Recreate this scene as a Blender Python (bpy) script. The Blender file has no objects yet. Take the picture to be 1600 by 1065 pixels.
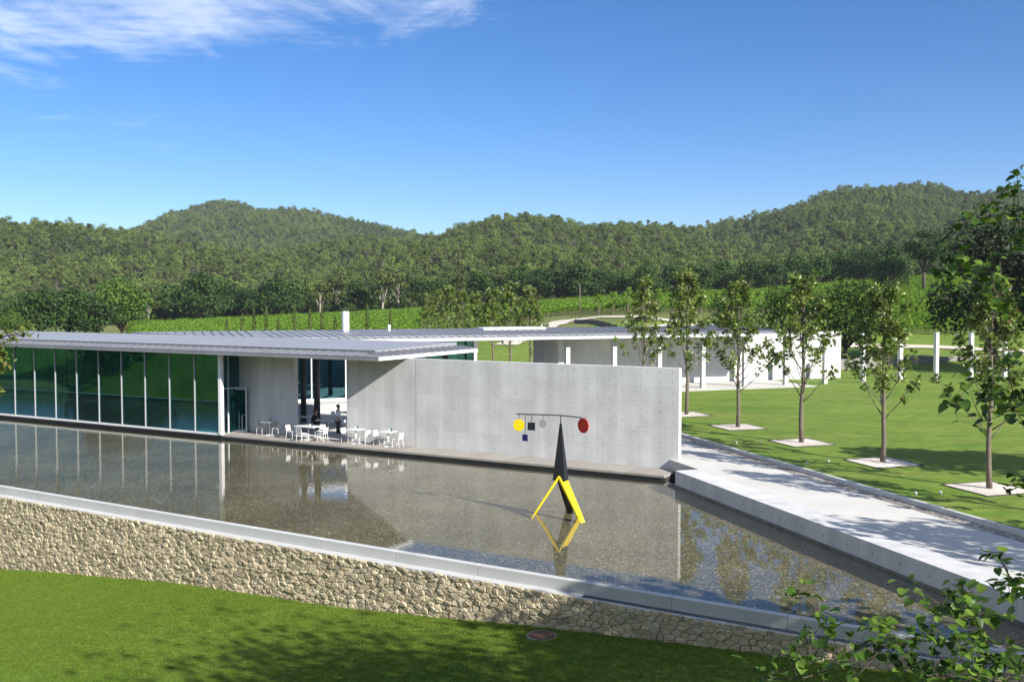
import bpy, bmesh, math, random
import numpy as np
from mathutils import Vector, Matrix, noise
random.seed(7); rng = np.random.default_rng(7)
R = math.radians
scene = bpy.context.scene
C = scene.collection

# ------------------------------------------------------------------ camera
cam_d = bpy.data.cameras.new('camera'); cam = bpy.data.objects.new('camera', cam_d); C.objects.link(cam)
cam.location = (0, 0, 7.56); cam.rotation_euler = (R(90 - 2.52), 0, 0)
cam_d.sensor_width = 36; cam_d.lens = 35.0; cam_d.clip_start = 0.1; cam_d.clip_end = 6000
scene.camera = cam

# ------------------------------------------------------------------ light
SUN_TO = Vector((.715, -.70, .57)).normalized()          # direction towards the sun
SUN_EL = math.asin(SUN_TO.z); SUN_AZ = math.atan2(SUN_TO.x, SUN_TO.y)
sun_d = bpy.data.lights.new('sun', 'SUN'); sun_d.energy = 5.0; sun_d.angle = R(.53); sun_d.color = (1, .95, .87)
sun = bpy.data.objects.new('sun', sun_d); C.objects.link(sun)
sun.rotation_euler = (-SUN_TO).to_track_quat('-Z', 'Y').to_euler(); sun.location = (30, -30, 40)
world = bpy.data.worlds.new('World'); scene.world = world; world.use_nodes = True
def build_world():
    nt = world.node_tree; N = nt.nodes; L = nt.links; N.clear()
    out = N.new('ShaderNodeOutputWorld'); bg = N.new('ShaderNodeBackground'); bg.inputs[1].default_value = .072
    sky = N.new('ShaderNodeTexSky'); sky.sky_type = 'NISHITA'; sky.sun_disc = False
    sky.sun_elevation = SUN_EL; sky.sun_rotation = SUN_AZ
    sky.altitude = 900; sky.air_density = .86; sky.dust_density = .25; sky.ozone_density = 4.5
    tc = N.new('ShaderNodeTexCoord'); sep = N.new('ShaderNodeSeparateXYZ'); L.new(tc.outputs['Generated'], sep.inputs[0])
    def math_(op, a, b=None, clamp=False):
        m = N.new('ShaderNodeMath'); m.operation = op; m.use_clamp = clamp
        for i, v in enumerate((a, b)):
            if v is None: continue
            if isinstance(v, (int, float)): m.inputs[i].default_value = v
            else: L.new(v, m.inputs[i])
        return m.outputs[0]
    def rng_(v, a, b):
        m = N.new('ShaderNodeMapRange'); m.interpolation_type = 'SMOOTHSTEP'
        L.new(v, m.inputs[0]); m.inputs[1].default_value = a; m.inputs[2].default_value = b
        return m.outputs[0]
    zc = math_('MAXIMUM', sep.outputs[2], .03)
    px = math_('DIVIDE', sep.outputs[0], zc); py = math_('DIVIDE', sep.outputs[1], zc)
    comb = N.new('ShaderNodeCombineXYZ'); L.new(px, comb.inputs[0]); L.new(py, comb.inputs[1])
    def noise_(scale, detail, rough, sx, sy, rot=0, off=(0, 0, 0), dist=0):
        mp = N.new('ShaderNodeMapping'); L.new(comb.outputs[0], mp.inputs[0]); mp.inputs['Scale'].default_value = (sx, sy, 1)
        mp.inputs['Rotation'].default_value = (0, 0, rot); mp.inputs['Location'].default_value = off
        t = N.new('ShaderNodeTexNoise'); L.new(mp.outputs[0], t.inputs[0]); t.inputs['Scale'].default_value = scale
        t.inputs['Detail'].default_value = detail; t.inputs['Roughness'].default_value = rough; t.inputs['Distortion'].default_value = dist
        return t.outputs[0]
    fine = noise_(2.6, 9, .62, 1.0, .55, R(24), (3.1, .4, 0), .5)
    big = noise_(.55, 3, .5, 1, .6, R(12), (1.7, 2.2, 0))
    rip = noise_(9, 3, .55, .35, 1.6, R(-38), (0, 0, 0), .3)
    # a sheet of high cirrus whose far edge lies across the upper left of the view
    edge = math_('ADD', py, math_('MULTIPLY', px, .42))
    sheet = rng_(edge, 4.25, 2.75)
    side = rng_(px, 1.5, -.6)
    m = math_('MULTIPLY', sheet, side)
    tex = math_('ADD', math_('MULTIPLY', fine, .75), math_('ADD', math_('MULTIPLY', rip, .18), math_('MULTIPLY', big, .35)))
    dens = rng_(math_('ADD', tex, math_('MULTIPLY', m, .34)), .74, 1.06)
    dens = math_('MULTIPLY', dens, rng_(m, .0, .35))
    # small wisps lower down at the left
    w2 = math_('MULTIPLY', rng_(noise_(1.9, 7, .6, .8, 1.0, R(20), (5.3, 1.9, 0), .4), .56, .80), math_('MULTIPLY', rng_(px, -1.3, -2.6), rng_(py, 8.5, 5)))
    dens = math_('MAXIMUM', dens, math_('MULTIPLY', w2, .55))
    dens = math_('MULTIPLY', dens, rng_(sep.outputs[2], .04, .14))
    mix = N.new('ShaderNodeMixRGB'); L.new(math_('MULTIPLY', dens, .50), mix.inputs[0])
    hs = N.new('ShaderNodeHueSaturation'); hs.inputs['Saturation'].default_value = 1.22; L.new(sky.outputs[0], hs.inputs['Color'])
    tn = N.new('ShaderNodeMixRGB'); tn.blend_type = 'MULTIPLY'; tn.inputs[0].default_value = 1; L.new(hs.outputs[0], tn.inputs[1]); tn.inputs[2].default_value = (1.06, .985, 1.05, 1); L.new(tn.outputs[0], mix.inputs[1]); mix.inputs[2].default_value = (8.4, 8.8, 9.8, 1)
    L.new(mix.outputs[0], bg.inputs[0]); L.new(bg.outputs[0], out.inputs[0])
build_world()
vs = scene.view_settings; vs.view_transform = 'Standard'; vs.look = 'None'; vs.exposure = 1.0; vs.gamma = 1; vs.use_curve_mapping = False
scene.render.engine = 'CYCLES'; scene.cycles.max_bounces = 8; scene.cycles.transparent_max_bounces = 16
scene.cycles.caustics_reflective = False; scene.cycles.caustics_refractive = False

# ------------------------------------------------------------------ frames of the place
O2 = Vector((7.29, 43.35)); UD = Vector((.8721, -.4893)); ND = Vector((.4893, .8721))       # front wall: along, away
def W(u, n, z=0.): p = O2 + UD * u + ND * n; return Vector((p.x, p.y, z))
F2 = Vector((14.71, 76.65)); ED = Vector((.9396, .3420)); GD = Vector((-.3420, .9396))      # far pavilion: along, away
def FW(s, g, z=0.): p = F2 + ED * s + GD * g; return Vector((p.x, p.y, z))
K2 = Vector((8.68, 51.29)); AD = Vector((-.2966, .955)); BD = Vector((.955, .2966))         # walkway: away, right
def KW(a, b, z=0.): p = K2 + AD * a + BD * b; return Vector((p.x, p.y, z))
def kab(x, y): d = Vector((x, y)) - K2; return d.dot(AD), d.dot(BD)
def un(x, y): d = Vector((x, y)) - O2; return d.dot(UD), d.dot(ND)
def sg(x, y): d = Vector((x, y)) - F2; return d.dot(ED), d.dot(GD)
def nP(u): return -16.75 - .03 * u                                                          # inner edge of the pool rim
RZ_U = math.atan2(UD.y, UD.x); RZ_E = math.atan2(ED.y, ED.x); RZ_A = math.atan2(AD.y, AD.x)

# ------------------------------------------------------------------ materials
MATS = {}
def mat(name, col, rough=.6, var=.15, scale=4., detail=5, metallic=0., island=0., obj_rand=0., bump=0., bump_scale=None,
        col2=None, streak=None, translucent=0., spec=.5, coords='Object', streak_amt=.12):
    if name in MATS: return MATS[name]
    m = bpy.data.materials.new(name); m.use_nodes = True; nt = m.node_tree; N = nt.nodes; L = nt.links
    b = N['Principled BSDF']; out = N['Material Output']
    b.inputs['Roughness'].default_value = rough; b.inputs['Metallic'].default_value = metallic
    b.inputs['Specular IOR Level'].default_value = spec
    co = N.new('ShaderNodeNewGeometry').outputs['Position'] if coords == 'World' else N.new('ShaderNodeTexCoord').outputs[coords]
    t = N.new('ShaderNodeTexNoise'); t.inputs['Scale'].default_value = scale; t.inputs['Detail'].default_value = detail
    t.inputs['Roughness'].default_value = .6; L.new(co, t.inputs[0])
    rp = N.new('ShaderNodeMapRange'); L.new(t.outputs[0], rp.inputs[0]); rp.inputs[1].default_value = .25; rp.inputs[2].default_value = .75
    mx = N.new('ShaderNodeMixRGB'); L.new(rp.outputs[0], mx.inputs[0])
    c2 = col2 or tuple(min(1, c * (1 + var)) for c in col)
    mx.inputs[1].default_value = (*[c * (1 - (var if not col2 else 0)) for c in col], 1); mx.inputs[2].default_value = (*c2, 1)
    cur = mx.outputs[0]
    def scaled(val, amt):
        nonlocal cur
        mr = N.new('ShaderNodeMapRange'); L.new(val, mr.inputs[0]); mr.inputs[3].default_value = 1 - amt; mr.inputs[4].default_value = 1 + amt
        hs = N.new('ShaderNodeVectorMath'); hs.operation = 'SCALE'; L.new(cur, hs.inputs[0]); L.new(mr.outputs[0], hs.inputs['Scale'])
        cur = hs.outputs[0]
    if island: g = N.new('ShaderNodeNewGeometry'); scaled(g.outputs['Random Per Island'], island)
    if obj_rand: oi = N.new('ShaderNodeObjectInfo'); scaled(oi.outputs['Random'], obj_rand)
    if streak:
        mp = N.new('ShaderNodeMapping'); L.new(co, mp.inputs[0]); mp.inputs['Scale'].default_value = streak
        t3 = N.new('ShaderNodeTexNoise'); t3.inputs['Scale'].default_value = 1; t3.inputs['Detail'].default_value = 6; L.new(mp.outputs[0], t3.inputs[0])
        r3 = N.new('ShaderNodeMapRange'); L.new(t3.outputs[0], r3.inputs[0]); r3.inputs[1].default_value = .3; r3.inputs[2].default_value = .7
        scaled(r3.outputs[0], streak_amt)
    L.new(cur, b.inputs['Base Color'])
    if bump:
        t2 = N.new('ShaderNodeTexNoise'); t2.inputs['Scale'].default_value = bump_scale or scale * 4; t2.inputs['Detail'].default_value = 6; L.new(co, t2.inputs[0])
        bp = N.new('ShaderNodeBump'); bp.inputs['Strength'].default_value = bump; bp.inputs['Distance'].default_value = .02
        L.new(t2.outputs[0], bp.inputs['Height']); L.new(bp.outputs[0], b.inputs['Normal'])
    if translucent:
        tr = N.new('ShaderNodeBsdfTranslucent'); L.new(cur, tr.inputs[0]); ms = N.new('ShaderNodeMixShader'); ms.inputs[0].default_value = translucent
        L.new(b.outputs[0], ms.inputs[1]); L.new(tr.outputs[0], ms.inputs[2]); L.new(ms.outputs[0], out.inputs[0])
    MATS[name] = m; return m

def leaf_mat(name, cols, rough=.5, translucent=.3, spec=.35, obj=.0):
    """leaf colours picked per leaf (random per mesh island) from a small ramp"""
    m = bpy.data.materials.new(name); m.use_nodes = True; nt = m.node_tree; N = nt.nodes; L = nt.links
    b = N['Principled BSDF']; out = N['Material Output']; b.inputs['Roughness'].default_value = rough; b.inputs['Specular IOR Level'].default_value = spec
    g = N.new('ShaderNodeNewGeometry'); cr = N.new('ShaderNodeValToRGB'); cr.color_ramp.interpolation = 'LINEAR'
    el = cr.color_ramp.elements
    while len(el) < len(cols): el.new(.5)
    for i, (p, c) in enumerate(cols): el[i].position = p; el[i].color = (*c, 1)
    L.new(g.outputs['Random Per Island'], cr.inputs[0]); cur = cr.outputs[0]
    if obj:
        oi = N.new('ShaderNodeObjectInfo'); mr = N.new('ShaderNodeMapRange'); L.new(oi.outputs['Random'], mr.inputs[0])
        mr.inputs[3].default_value = 1 - obj; mr.inputs[4].default_value = 1 + obj
        sc = N.new('ShaderNodeVectorMath'); sc.operation = 'SCALE'; L.new(cur, sc.inputs[0]); L.new(mr.outputs[0], sc.inputs['Scale']); cur = sc.outputs[0]
    L.new(cur, b.inputs['Base Color'])
    tr = N.new('ShaderNodeBsdfTranslucent'); L.new(cur, tr.inputs[0]); ms = N.new('ShaderNodeMixShader'); ms.inputs[0].default_value = translucent
    L.new(b.outputs[0], ms.inputs[1]); L.new(tr.outputs[0], ms.inputs[2]); L.new(ms.outputs[0], out.inputs[0])
    MATS[name] = m; return m

def clear_mat(name, tint, ior, rough=0., ripple=None, coat=(1, 1, 1)):
    """sheet glass or a water surface: tinted see-through body under a Fresnel reflection"""
    m = bpy.data.materials.new(name); m.use_nodes = True; nt = m.node_tree; N = nt.nodes; L = nt.links; N.clear()
    out = N.new('ShaderNodeOutputMaterial'); fr = N.new('ShaderNodeFresnel')
    # a thin sheet reflects alike from both sides, so undo the node's inversion on back faces
    gb_ = N.new('ShaderNodeNewGeometry'); io = N.new('ShaderNodeMapRange'); L.new(gb_.outputs['Backfacing'], io.inputs[0]); io.inputs[3].default_value = ior; io.inputs[4].default_value = 1 / ior; L.new(io.outputs[0], fr.inputs[0])
    tr = N.new('ShaderNodeBsdfTransparent'); tr.inputs[0].default_value = (*tint, 1)
    gl = N.new('ShaderNodeBsdfGlossy'); gl.inputs['Roughness'].default_value = rough; gl.inputs[0].default_value = (*coat, 1)
    ms = N.new('ShaderNodeMixShader'); L.new(fr.outputs[0], ms.inputs[0]); L.new(tr.outputs[0], ms.inputs[1]); L.new(gl.outputs[0], ms.inputs[2]); L.new(ms.outputs[0], out.inputs[0])
    if ripple:
        g = N.new('ShaderNodeNewGeometry'); sx = N.new('ShaderNodeSeparateXYZ'); L.new(g.outputs['Position'], sx.inputs[0])
        mp = N.new('ShaderNodeMapping'); L.new(g.outputs['Position'], mp.inputs[0]); mp.inputs['Scale'].default_value = (1.0, 1.7, 1)
        mp.inputs['Rotation'].default_value = (0, 0, R(20))
        a = N.new('ShaderNodeTexNoise'); a.inputs['Scale'].default_value = 3.2; a.inputs['Detail'].default_value = 3; L.new(mp.outputs[0], a.inputs[0])
        # the breeze reaches the open left part of the pool more than the corner behind the ramp
        mr = N.new('ShaderNodeMapRange'); mr.interpolation_type = 'SMOOTHSTEP'; L.new(sx.outputs[0], mr.inputs[0]); mr.inputs[1].default_value = 2; mr.inputs[2].default_value = -22
        mr.inputs[3].default_value = ripple * .16; mr.inputs[4].default_value = ripple
        bp = N.new('ShaderNodeBump'); bp.inputs['Distance'].default_value = .02; L.new(mr.outputs[0], bp.inputs['Strength']); L.new(a.outputs[0], bp.inputs['Height'])
        L.new(bp.outputs[0], gl.inputs['Normal']); L.new(bp.outputs[0], fr.inputs['Normal'])
    MATS[name] = m; return m

def grass_mat(name, a, b, dry, sc=.25, dryamt=.55):
    m = bpy.data.materials.new(name); m.use_nodes = True; nt = m.node_tree; N = nt.nodes; L = nt.links; B = N['Principled BSDF']
    B.inputs['Roughness'].default_value = .8; B.inputs['Specular IOR Level'].default_value = .15
    g = N.new('ShaderNodeNewGeometry')
    def nz(s, d, st=(1, 1, 1), rot=0):
        mp = N.new('ShaderNodeMapping'); mp.inputs['Scale'].default_value = st; mp.inputs['Rotation'].default_value = (0, 0, rot); L.new(g.outputs['Position'], mp.inputs[0])
        t = N.new('ShaderNodeTexNoise'); t.inputs['Scale'].default_value = s; t.inputs['Detail'].default_value = d; t.inputs['Roughness'].default_value = .65; L.new(mp.outputs[0], t.inputs[0])
        r = N.new('ShaderNodeMapRange'); r.inputs[1].default_value = .3; r.inputs[2].default_value = .7; L.new(t.outputs[0], r.inputs[0]); return r.outputs[0]
    def mix(f, c1, c2):
        x = N.new('ShaderNodeMixRGB'); L.new(f, x.inputs[0])
        for i, c in ((1, c1), (2, c2)):
            if isinstance(c, tuple): x.inputs[i].default_value = (*c, 1)
            else: L.new(c, x.inputs[i])
        return x.outputs[0]
    c = mix(nz(sc, 4), a, b)
    dr = N.new('ShaderNodeMath'); dr.operation = 'MULTIPLY'; L.new(nz(.22, 6, (.6, 2.6, 1), R(-12)), dr.inputs[0]); dr.inputs[1].default_value = dryamt
    c = mix(dr.outputs[0], c, dry)
    f0 = nz(1.3, 6, (1, 1.6, 1), R(30)); m0 = N.new('ShaderNodeMapRange'); L.new(f0, m0.inputs[0]); m0.inputs[3].default_value = .72; m0.inputs[4].default_value = 1.26
    s0 = N.new('ShaderNodeVectorMath'); s0.operation = 'SCALE'; L.new(c, s0.inputs[0]); L.new(m0.outputs[0], s0.inputs['Scale']); c = s0.outputs[0]
    f = nz(22, 4); mr = N.new('ShaderNodeMapRange'); L.new(f, mr.inputs[0]); mr.inputs[3].default_value = .72; mr.inputs[4].default_value = 1.25
    s = N.new('ShaderNodeVectorMath'); s.operation = 'SCALE'; L.new(c, s.inputs[0]); L.new(mr.outputs[0], s.inputs['Scale']); L.new(s.outputs[0], B.inputs['Base Color'])
    bp = N.new('ShaderNodeBump'); bp.inputs['Strength'].default_value = .5; bp.inputs['Distance'].default_value = .03; L.new(nz(30, 3), bp.inputs['Height']); L.new(bp.outputs[0], B.inputs['Normal'])
    MATS[name] = m; return m

def pebble_mat(name, cols, scale):
    m = bpy.data.materials.new(name); m.use_nodes = True; nt = m.node_tree; N = nt.nodes; L = nt.links; B = N['Principled BSDF']
    B.inputs['Roughness'].default_value = .7
    g = N.new('ShaderNodeNewGeometry'); v = N.new('ShaderNodeTexVoronoi'); v.inputs['Scale'].default_value = scale; L.new(g.outputs['Position'], v.inputs[0])
    sp = N.new('ShaderNodeSeparateColor'); L.new(v.outputs['Color'], sp.inputs[0]); cr = N.new('ShaderNodeValToRGB'); el = cr.color_ramp.elements
    while len(el) < len(cols): el.new(.5)
    for i, (p, c) in enumerate(cols): el[i].position = p; el[i].color = (*c, 1)
    L.new(sp.outputs[0], cr.inputs[0])
    t = N.new('ShaderNodeTexNoise'); t.inputs['Scale'].default_value = .35; t.inputs['Detail'].default_value = 5; L.new(g.outputs['Position'], t.inputs[0]); mr = N.new('ShaderNodeMapRange'); L.new(t.outputs[0], mr.inputs[0]); mr.inputs[1].default_value = .3; mr.inputs[2].default_value = .7; mr.inputs[3].default_value = .68; mr.inputs[4].default_value = 1.2
    sc0 = N.new('ShaderNodeVectorMath'); sc0.operation = 'SCALE'; L.new(cr.outputs[0], sc0.inputs[0]); L.new(mr.outputs[0], sc0.inputs['Scale']); L.new(sc0.outputs[0], B.inputs['Base Color'])
    bp = N.new('ShaderNodeBump'); bp.invert = True; bp.inputs['Strength'].default_value = .7; bp.inputs['Distance'].default_value = .02; L.new(v.outputs['Distance'], bp.inputs['Height']); L.new(bp.outputs[0], B.inputs['Normal'])
    MATS[name] = m; return m

mat('concrete', (.52, .52, .515), .75, .09, 1.3, 6, streak=(1.6, 1.6, .10), obj_rand=.045, bump=.12, bump_scale=30, coords='World', streak_amt=.12)
mat('concrete_pale', (.46, .465, .46), .8, .07, .9, 6, obj_rand=.02, bump=.15, bump_scale=40, coords='World')
mat('concrete_walk', (.50, .49, .455), .85, .11, .45, 8, obj_rand=.02, bump=.2, bump_scale=50, coords='World')
mat('concrete_end', (.56, .56, .55), .8, .05, 1.5, coords='World')
mat('deck_stone', (.27, .25, .225), .8, .14, 1.8, 6, obj_rand=.09, bump=.2, bump_scale=40, coords='World')
mat('dark_stone', (.035, .034, .033), .6, .25, 3, coords='World')
mat('zinc', (.235, .24, .26), .5, .05, .7, 5, metallic=.2, obj_rand=.05, coords='World', streak=(.5, .5, .5))
mat('zinc_light', (.275, .28, .30), .5, .06, .5, 5, metallic=.15, obj_rand=.03, coords='World')
mat('zinc_dark', (.16, .165, .18), .45, .1, 2, metallic=.4, coords='World')
mat('white_metal', (.76, .77, .78), .35, .03, 3)
mat('pale_metal', (.36, .37, .38), .4, .03, 3)
mat('white_plastic', (.66, .66, .65), .4, .03, 5)
mat('grey_metal', (.30, .31, .33), .4, .05, 5, metallic=.5)
mat('soffit', (.42, .42, .42), .8, .05, 1, coords='World')
mat('dark_column', (.06, .062, .07), .5, .1, 4)
mat('black_paint', (.012, .013, .018), .42, .1, 6); mat('yellow_paint', (.80, .58, .010), .4, .04, 5); mat('red_paint', (.62, .018, .012), .35, .05, 5)
mat('blue_paint', (.02, .022, .16), .4, .05, 5); mat('steel', (.16, .15, .15), .4, .1, 10, metallic=.8)
mat('stone', (.36, .29, .185), .9, .22, 3.2, 7, island=.30, bump=.9, bump_scale=22, coords='World', col2=(.54, .47, .345))
mat('mortar', (.19, .16, .11), .95, .2, 6, coords='World')
mat('stone_far', (.20, .19, .17), .95, .45, 2.4, 6, bump=.8, bump_scale=3, coords='World')
mat('gabion', (.10, .10, .10), .95, .5, 3, 6, bump=.8, bump_scale=4, coords='World')
mat('bark', (.135, .112, .085), .9, .35, 7, 6, bump=.5, bump_scale=30); mat('bark_pale', (.30, .27, .225), .9, .3, 6, 6, bump=.4)
mat('bark_dark', (.075, .058, .045), .9, .3, 7, 6, bump=.4)
mat('soil_path', (.56, .50, .40), .95, .12, .4, 6, coords='World', bump=.2)
mat('iron_rust', (.16, .085, .06), .8, .35, 14, 6, bump=.3); mat('grate', (.10, .11, .12), .5, .2, 8, metallic=.6)
mat('skin', (.42, .26, .19), .55, .05, 5); mat('hair_dark', (.015, .012, .010), .5, .2, 20); mat('shirt_white', (.66, .70, .78), .8, .05, 6)
mat('trousers_dark', (.018, .018, .022), .8, .1, 6); mat('jumper_dark', (.02, .016, .016), .85, .2, 6)
mat('petal', (.80, .76, .66), .6, .05, 6)
clear_mat('glass_teal', (.09, .44, .48), 2.15, coat=(.42, .90, 1.0)); clear_mat('glass_fin', (.30, .80, .68), 1.5); clear_mat('glass_light', (.42, .68, .66), 1.5); clear_mat('water', (.90, .92, .87), 1.33, 0., .22)
grass_mat('lawn_front', (.070, .150, .012), (.150, .240, .028), (.235, .255, .048)); grass_mat('lawn_back', (.070, .160, .014), (.125, .220, .026), (.240, .245, .060), .12, .6)
grass_mat('meadow', (.075, .125, .022), (.14, .175, .042), (.23, .20, .09), .06)
pebble_mat('pool_pebbles', [(0, (.055, .046, .024)), (.3, (.100, .083, .044)), (.65, (.145, .120, .066)), (.9, (.21, .18, .11)), (1, (.42, .38, .30))], 19)
pebble_mat('gravel', [(0, (.10, .09, .08)), (.4, (.22, .20, .18)), (.75, (.34, .31, .28)), (1, (.52, .49, .45))], 14)
pebble_mat('pit_gravel', [(0, (.44, .37, .31)), (.5, (.60, .53, .46)), (1, (.74, .68, .61))], 20)
leaf_mat('magnolia_leaf', [(0, (.070, .120, .020)), (.35, (.120, .190, .030)), (.74, (.185, .260, .045)), (.90, (.24, .28, .06)), (.97, (.20, .16, .05)), (1, (.12, .07, .03))], .35, .30, .5)
leaf_mat('judas_leaf', [(0, (.045, .095, .012)), (.5, (.085, .165, .020)), (1, (.15, .25, .035))], .5, .42)
leaf_mat('oak_leaf', [(0, (.020, .048, .010)), (.5, (.038, .080, .016)), (1, (.062, .115, .024))], .6, .25, .2, .18)
leaf_mat('pine_leaf', [(0, (.040, .060, .018)), (.5, (.072, .098, .027)), (1, (.110, .135, .038))], .7, .2, .15, .22)
leaf_mat('hill_leaf', [(0, (.062, .100, .024)), (.5, (.108, .155, .036)), (1, (.165, .210, .054))], .7, .25, .15, .42)
leaf_mat('hill_grey', [(0, (.075, .100, .040)), (.5, (.120, .150, .060)), (1, (.165, .195, .080))], .7, .25, .15, .4)
leaf_mat('hill_dark', [(0, (.026, .052, .014)), (.5, (.048, .088, .022)), (1, (.075, .120, .030))], .7, .2, .15, .3)
leaf_mat('bush_leaf', [(0, (.040, .085, .012)), (.5, (.070, .130, .018)), (1, (.11, .175, .028))], .6, .3, .2, .12)
leaf_mat('dark_leaf', [(0, (.010, .020, .008)), (.6, (.022, .038, .013)), (1, (.045, .062, .022))], .6, .15, .2)
leaf_mat('vine_leaf', [(0, (.085, .175, .014)), (.5, (.13, .245, .020)), (1, (.21, .31, .032))], .6, .38, .2, .10)
leaf_mat('cypress_leaf', [(0, (.045, .075, .016)), (1, (.085, .115, .026))], .7, .15, .15)
leaf_mat('cedar_leaf', [(0, (.05, .075, .014)), (.6, (.10, .12, .022)), (1, (.17, .155, .035))], .6, .25, .2)
leaf_mat('blade', [(0, (.065, .140, .010)), (.5, (.125, .210, .019)), (1, (.225, .265, .042))], .6, .35, .2)

# ------------------------------------------------------------------ object helpers
def tag(o, label=None, cat=None, group=None, kind=None):
    for k, v in (('label', label), ('category', cat), ('group', group), ('kind', kind)):
        if v: o[k] = v
    return o
def empty(name, loc=(0, 0, 0), rz=0., label=None, cat=None, group=None):
    o = bpy.data.objects.new(name, None); C.objects.link(o); o.location = loc; o.rotation_euler = (0, 0, rz); o.empty_display_size = .3
    return tag(o, label, cat, group)
def link(name, me, m=None, parent=None, loc=None, rz=None):
    o = bpy.data.objects.new(name, me); C.objects.link(o)
    if m and not me.materials: me.materials.append(MATS[m])
    if parent: o.parent = parent
    if loc is not None: o.location = loc
    if rz is not None: o.rotation_euler = (0, 0, rz)
    return o
def copy_tree(o, parent=None):
    c = o.copy(); C.objects.link(c); c.parent = parent
    for ch in o.children: copy_tree(ch, c)
    return c
class MB:
    """collects quads / boxes / tubes / prisms into one mesh"""
    def __init__(s): s.v = []; s.f = []
    def add(s, vs, fs): b = len(s.v); s.v += [tuple(v) for v in vs]; s.f += [tuple(i + b for i in f) for f in fs]; return s
    def box(s, x0, x1, y0, y1, z0, z1):
        return s.add([(x, y, z) for x in (x0, x1) for y in (y0, y1) for z in (z0, z1)],
                     [(0, 1, 3, 2), (4, 6, 7, 5), (0, 4, 5, 1), (2, 3, 7, 6), (0, 2, 6, 4), (1, 5, 7, 3)])
    def hexa(s, b, t):
        """prism between a bottom and a top polygon of the same count (counter-clockwise seen from above)"""
        n = len(b); return s.add(list(b) + list(t), [tuple(range(n))[::-1], tuple(range(n, 2 * n))] + [(i, (i + 1) % n, n + (i + 1) % n, n + i) for i in range(n)])
    def prism(s, poly, z0, z1): return s.hexa([(p[0], p[1], z0) for p in poly], [(p[0], p[1], z1) for p in poly])
    def tube(s, pts, rad, k=6, cap=True):
        pts = [Vector(p) for p in pts]; n = len(pts)
        if not hasattr(rad, '__len__'): rad = [rad] * n
        ref = Vector((0, 0, 1)); rings = []
        for i, p in enumerate(pts):
            d = (pts[min(i + 1, n - 1)] - pts[max(i - 1, 0)]).normalized()
            a = d.cross(ref if abs(d.z) < .95 else Vector((1, 0, 0))).normalized(); b = d.cross(a)
            rings.append([p + (a * math.cos(2 * math.pi * j / k) + b * math.sin(2 * math.pi * j / k)) * rad[i] for j in range(k)])
        fs = [(i * k + j, i * k + (j + 1) % k, (i + 1) * k + (j + 1) % k, (i + 1) * k + j) for i in range(n - 1) for j in range(k)]
        if cap: fs += [tuple(range(k))[::-1], tuple(range((n - 1) * k, n * k))]
        return s.add([v for r in rings for v in r], fs)
    def mesh(s, name='m', smooth=False):
        me = bpy.data.meshes.new(name); me.from_pydata(s.v, [], s.f); me.update()
        bm = bmesh.new(); bm.from_mesh(me); bmesh.ops.recalc_face_normals(bm, faces=bm.faces); bm.to_mesh(me); bm.free()
        if smooth: me.polygons.foreach_set('use_smooth', [True] * len(me.polygons))
        return me
    def obj(s, name, m, parent=None, loc=None, rz=None, smooth=False, bevel=0.):
        me = s.mesh(name, smooth)
        if bevel:
            bm = bmesh.new(); bm.from_mesh(me); bmesh.ops.bevel(bm, geom=bm.edges[:], offset=bevel, segments=1, affect='EDGES'); bm.to_mesh(me); bm.free()
        return link(name, me, m, parent, loc, rz)
def quads_mesh(name, centers, ax, ay, bend=0.):
    """leaf cards: centre + half axes; two quads each when bent, so a leaf has a fold"""
    c = np.asarray(centers); ax = np.asarray(ax); ay = np.asarray(ay); n = len(c)
    if bend:
        nn = np.cross(ax, ay); nn /= (np.linalg.norm(nn, axis=1, keepdims=True) + 1e-9); up = nn * (np.linalg.norm(ay, axis=1, keepdims=True) * bend)
        v = np.stack([c - ax, c - ay * .9 + up - ax * .1, c + ax, c + ay * .9 + up - ax * .1], 1).reshape(-1, 3)
        f = (np.arange(n)[:, None, None] * 4 + np.array([[0, 1, 2], [0, 2, 3]])[None]).reshape(-1, 3)
    else:
        v = np.stack([c - ax - ay, c + ax - ay, c + ax + ay, c - ax + ay], 1).reshape(-1, 3); f = np.arange(n * 4).reshape(-1, 4)
    me = bpy.data.meshes.new(name); k = f.shape[1]
    me.vertices.add(len(v)); me.vertices.foreach_set('co', v.astype(np.float32).ravel())
    me.loops.add(f.size); me.loops.foreach_set('vertex_index', f.astype(np.int32).ravel())
    me.polygons.add(len(f)); me.polygons.foreach_set('loop_start', np.arange(0, f.size, k, dtype=np.int32))
    try: me.polygons.foreach_set('loop_total', np.full(len(f), k, dtype=np.int32))
    except Exception: pass
    me.update(calc_edges=True); me.validate(); return me
def rand_dirs(n):
    d = rng.normal(size=(n, 3)); return d / np.linalg.norm(d, axis=1, keepdims=True)
def cards(centers, outward, size, asp=.6, mixr=.8):
    """leaf axes for cards facing roughly outward with scatter"""
    n = len(centers); nn = outward + rand_dirs(n) * mixr; nn /= np.linalg.norm(nn, axis=1, keepdims=True)
    a = np.cross(nn, rand_dirs(n)); a /= (np.linalg.norm(a, axis=1, keepdims=True) + 1e-9); b = np.cross(nn, a)
    sz = size * rng.uniform(.6, 1.3, (n, 1)); return a * sz, b * sz * asp
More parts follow.
